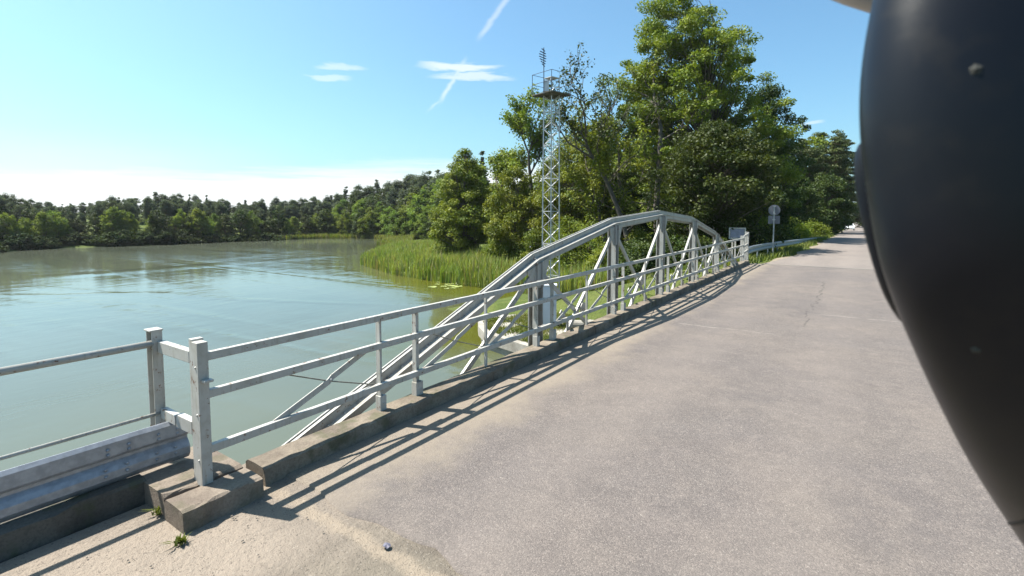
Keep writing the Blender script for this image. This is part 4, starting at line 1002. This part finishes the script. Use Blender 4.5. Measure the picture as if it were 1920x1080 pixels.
# loose stones in the sand
st0 = None; r = np.random.default_rng(91)
for i in range(24):
    px, py = r.uniform(150, 620), r.uniform(930, 1075); p = atz(px, py, 0)
    if p.x > -2.2 or p.x < -3.95 or (p.x < -3.35 and p.y > 1.28): continue
    if st0 is None:
        bm = bmesh.new(); bmesh.ops.create_icosphere(bm, subdivisions=2, radius=.02)
        for v_ in bm.verts: v_.co *= 1+.22*math.sin(v_.co.x*190+v_.co.y*130+1); v_.co.z *= .6
        me = bpy.data.meshes.new('pebble'); bm.to_mesh(me); bm.free(); me.materials.append(simple('pebble_stone', (.16,.135,.11), .9, 0, .25, 30)); st0 = bpy.data.objects.new('pebble', me); o = st0; 
    else: o = st0.copy()
    col.objects.link(o); s = r.uniform(.14,.4); o.scale = (s,s*r.uniform(.7,1.2),s); o.rotation_euler = (0,0,r.uniform(0,6)); o.location = (p.x,p.y,.003)
    tag(o, 'tiny loose pebble on the sandy road edge near the plinth', 'pebble', 'loose pebbles on the sand')

# ------------------------------------------------------------------ black mirror housing at the right
def plastic():
    m, n, out = material('black_plastic'); p = pos(n)
    q = n.noise(p, 900, 2); k = n.ramp(n.noise(p, 40, 4), .45, .7, 0, .5)
    c = n.mix(k, (.0060,.0070,.0105), (.012,.0115,.012))
    principled(n, out, c, n.m('ADD', .34, n.m('MULTIPLY', k, .1)), normal=bump(n, q, .12, .0005), spec=.24); return m
M_BLACK = plastic()
DM = .36
EDGE = [(-260,1700),(-160,1668),(-60,1640),(0,1630),(60,1619),(130,1611),(200,1609),(270,1613),(340,1622),(410,1632),(480,1645),(540,1662),(600,1684),(660,1708),(730,1737),(800,1769),(870,1803),(940,1842),(1000,1881),(1060,1918),(1130,1975),(1220,2070)]
mr = empty('wing_mirror_housing', at(2000, 600, DM+.1), label='large black plastic mirror housing filling the right edge of the view', cat='mirror')
def shell(name, edge, dep, wid, thick, mat, n=40, shift=0., pw=2.6):
    vs, fs = [], []; k = len(edge)
    dep0 = dep
    for (y, x) in edge:
        dep = dep0 + .15*(max(0, y-430)/800)**2
        x = x+shift; a = wid/2; u0 = (x-960)/F*dep
        for _ in range(12):                              # place the section so that its outermost point sits on the outline
            xm = 1e9
            for j in range(n):
                th = 2*PI*j/n; cu, cd = math.cos(th), math.sin(th)
                xm = min(xm, 960+F*(u0+a*(1+math.copysign(abs(cu)**(2/pw), cu)))/(dep+thick*.5*math.copysign(abs(cd)**(2/pw), cd)))
            u0 += (x-xm)/F*dep
        for j in range(n):
            th = 2*PI*j/n; cu, cd = math.cos(th), math.sin(th)
            su = math.copysign(abs(cu)**(2/pw), cu); sd_ = math.copysign(abs(cd)**(2/pw), cd)
            d = dep + thick*sd_*.5; o = RT*(u0 + a*(1+su)) - UP*((y-CY)/F*dep) + FW*d
            vs.append(Vector((0,0,H))+o-mr.location)
    for i in range(k-1):
        for j in range(n): fs.append((i*n+j, i*n+(j+1)%n, (i+1)*n+(j+1)%n, (i+1)*n+j))
    fs += [tuple(range(n)), tuple((k-1)*n+j for j in range(n))[::-1]]
    m = MB(); m.add(vs, fs); o = m.build(name, mat, mr, smooth=True)
    s = o.modifiers.new('sub', 'SUBSURF'); s.levels = s.render_levels = 1; return o
shell_o = shell('shell', EDGE, DM, .24, .13, M_BLACK, pw=2.1)
RIM = [(245,1640),(270,1614),(300,1608),(350,1611),(410,1622),(470,1637),(520,1652),(560,1667),(600,1690),(640,1730)]
shell('rim', RIM, DM+.075, .12, .03, M_BLACK, shift=-9)
from mathutils.bvhtree import BVHTree
_bv = BVHTree.FromPolygons([tuple(v.co+mr.location) for v in shell_o.data.vertices], [tuple(p.vertices) for p in shell_o.data.polygons])
def on_shell(px, py):
    o = Vector((0,0,H)); return _bv.ray_cast(o, (at(px, py, 1)-o).normalized())
sp_ = MB()
for (px, py, rd) in ((1829,130,.0034),(1829,657,.0029)):          # dried dust spots lying on the shell
    p_, nrm_, _i, _d = on_shell(px, py)
    if p_ is None: continue
    if nrm_.dot(FW) > 0: nrm_ = -nrm_
    a_ = nrm_.orthogonal().normalized(); b_ = nrm_.cross(a_); c_ = p_-mr.location
    vs = [c_+(a_*math.cos(k*PI/7)+b_*math.sin(k*PI/7))*rd*(1+.18*math.sin(k*2.3))-nrm_*.0004 for k in range(14)]+[c_+nrm_*.0012]
    sp_.add(vs, [(k,(k+1)%14,14) for k in range(14)])
sp_.build('dust_speck', simple('dust_speck', (.030,.031,.027), .9), mr)
SEAM = simple('dark_seam', (.004,.004,.004), .6)
sm_ = MB(); sp3 = [on_shell(px, py)[0] for px, py in ((1893,982),(1902,982),(1925,978),(1960,972),(2000,966))]
sp3 = [p-mr.location for p in sp3 if p is not None]
if len(sp3) > 1: sm_.tube(sp3, .0016, 8); sm_.build('seam', SEAM, mr, smooth=True)
M_PALE = simple('pale_trim', (.45,.44,.43), .35, 0, .06, 20)
m = MB(); pts = [at(1480,-75,.5), at(1545,-38,.5), at(1600,-16,.5), at(1650,0,.5), at(1720,12,.5)]; m.tube([p-mr.location for p in pts], .0135, 14); m.build('pale_trim', M_PALE, mr, smooth=True)

# ------------------------------------------------------------------ thin summer haze
hm = bpy.data.materials.new('thin_haze'); hm.use_nodes = True; hm.node_tree.nodes.clear()
hn = NT(hm.node_tree); ho = hn.n('ShaderNodeOutputMaterial'); hv = hn.n('ShaderNodeVolumePrincipled', inp={'Color': (.92,.95,1,1), 'Density': .00012, 'Anisotropy': .2})
hm.node_tree.links.new(hv.outputs[0], ho.inputs['Volume'])
m = MB(); m.box((-40, 60, 11.5), (3700, 3700, 52)); tag(m.build('haze', hm), 'faint summer haze over the lake', None, None, 'stuff')

print('OBJECTS BUILT', len(bpy.data.objects))
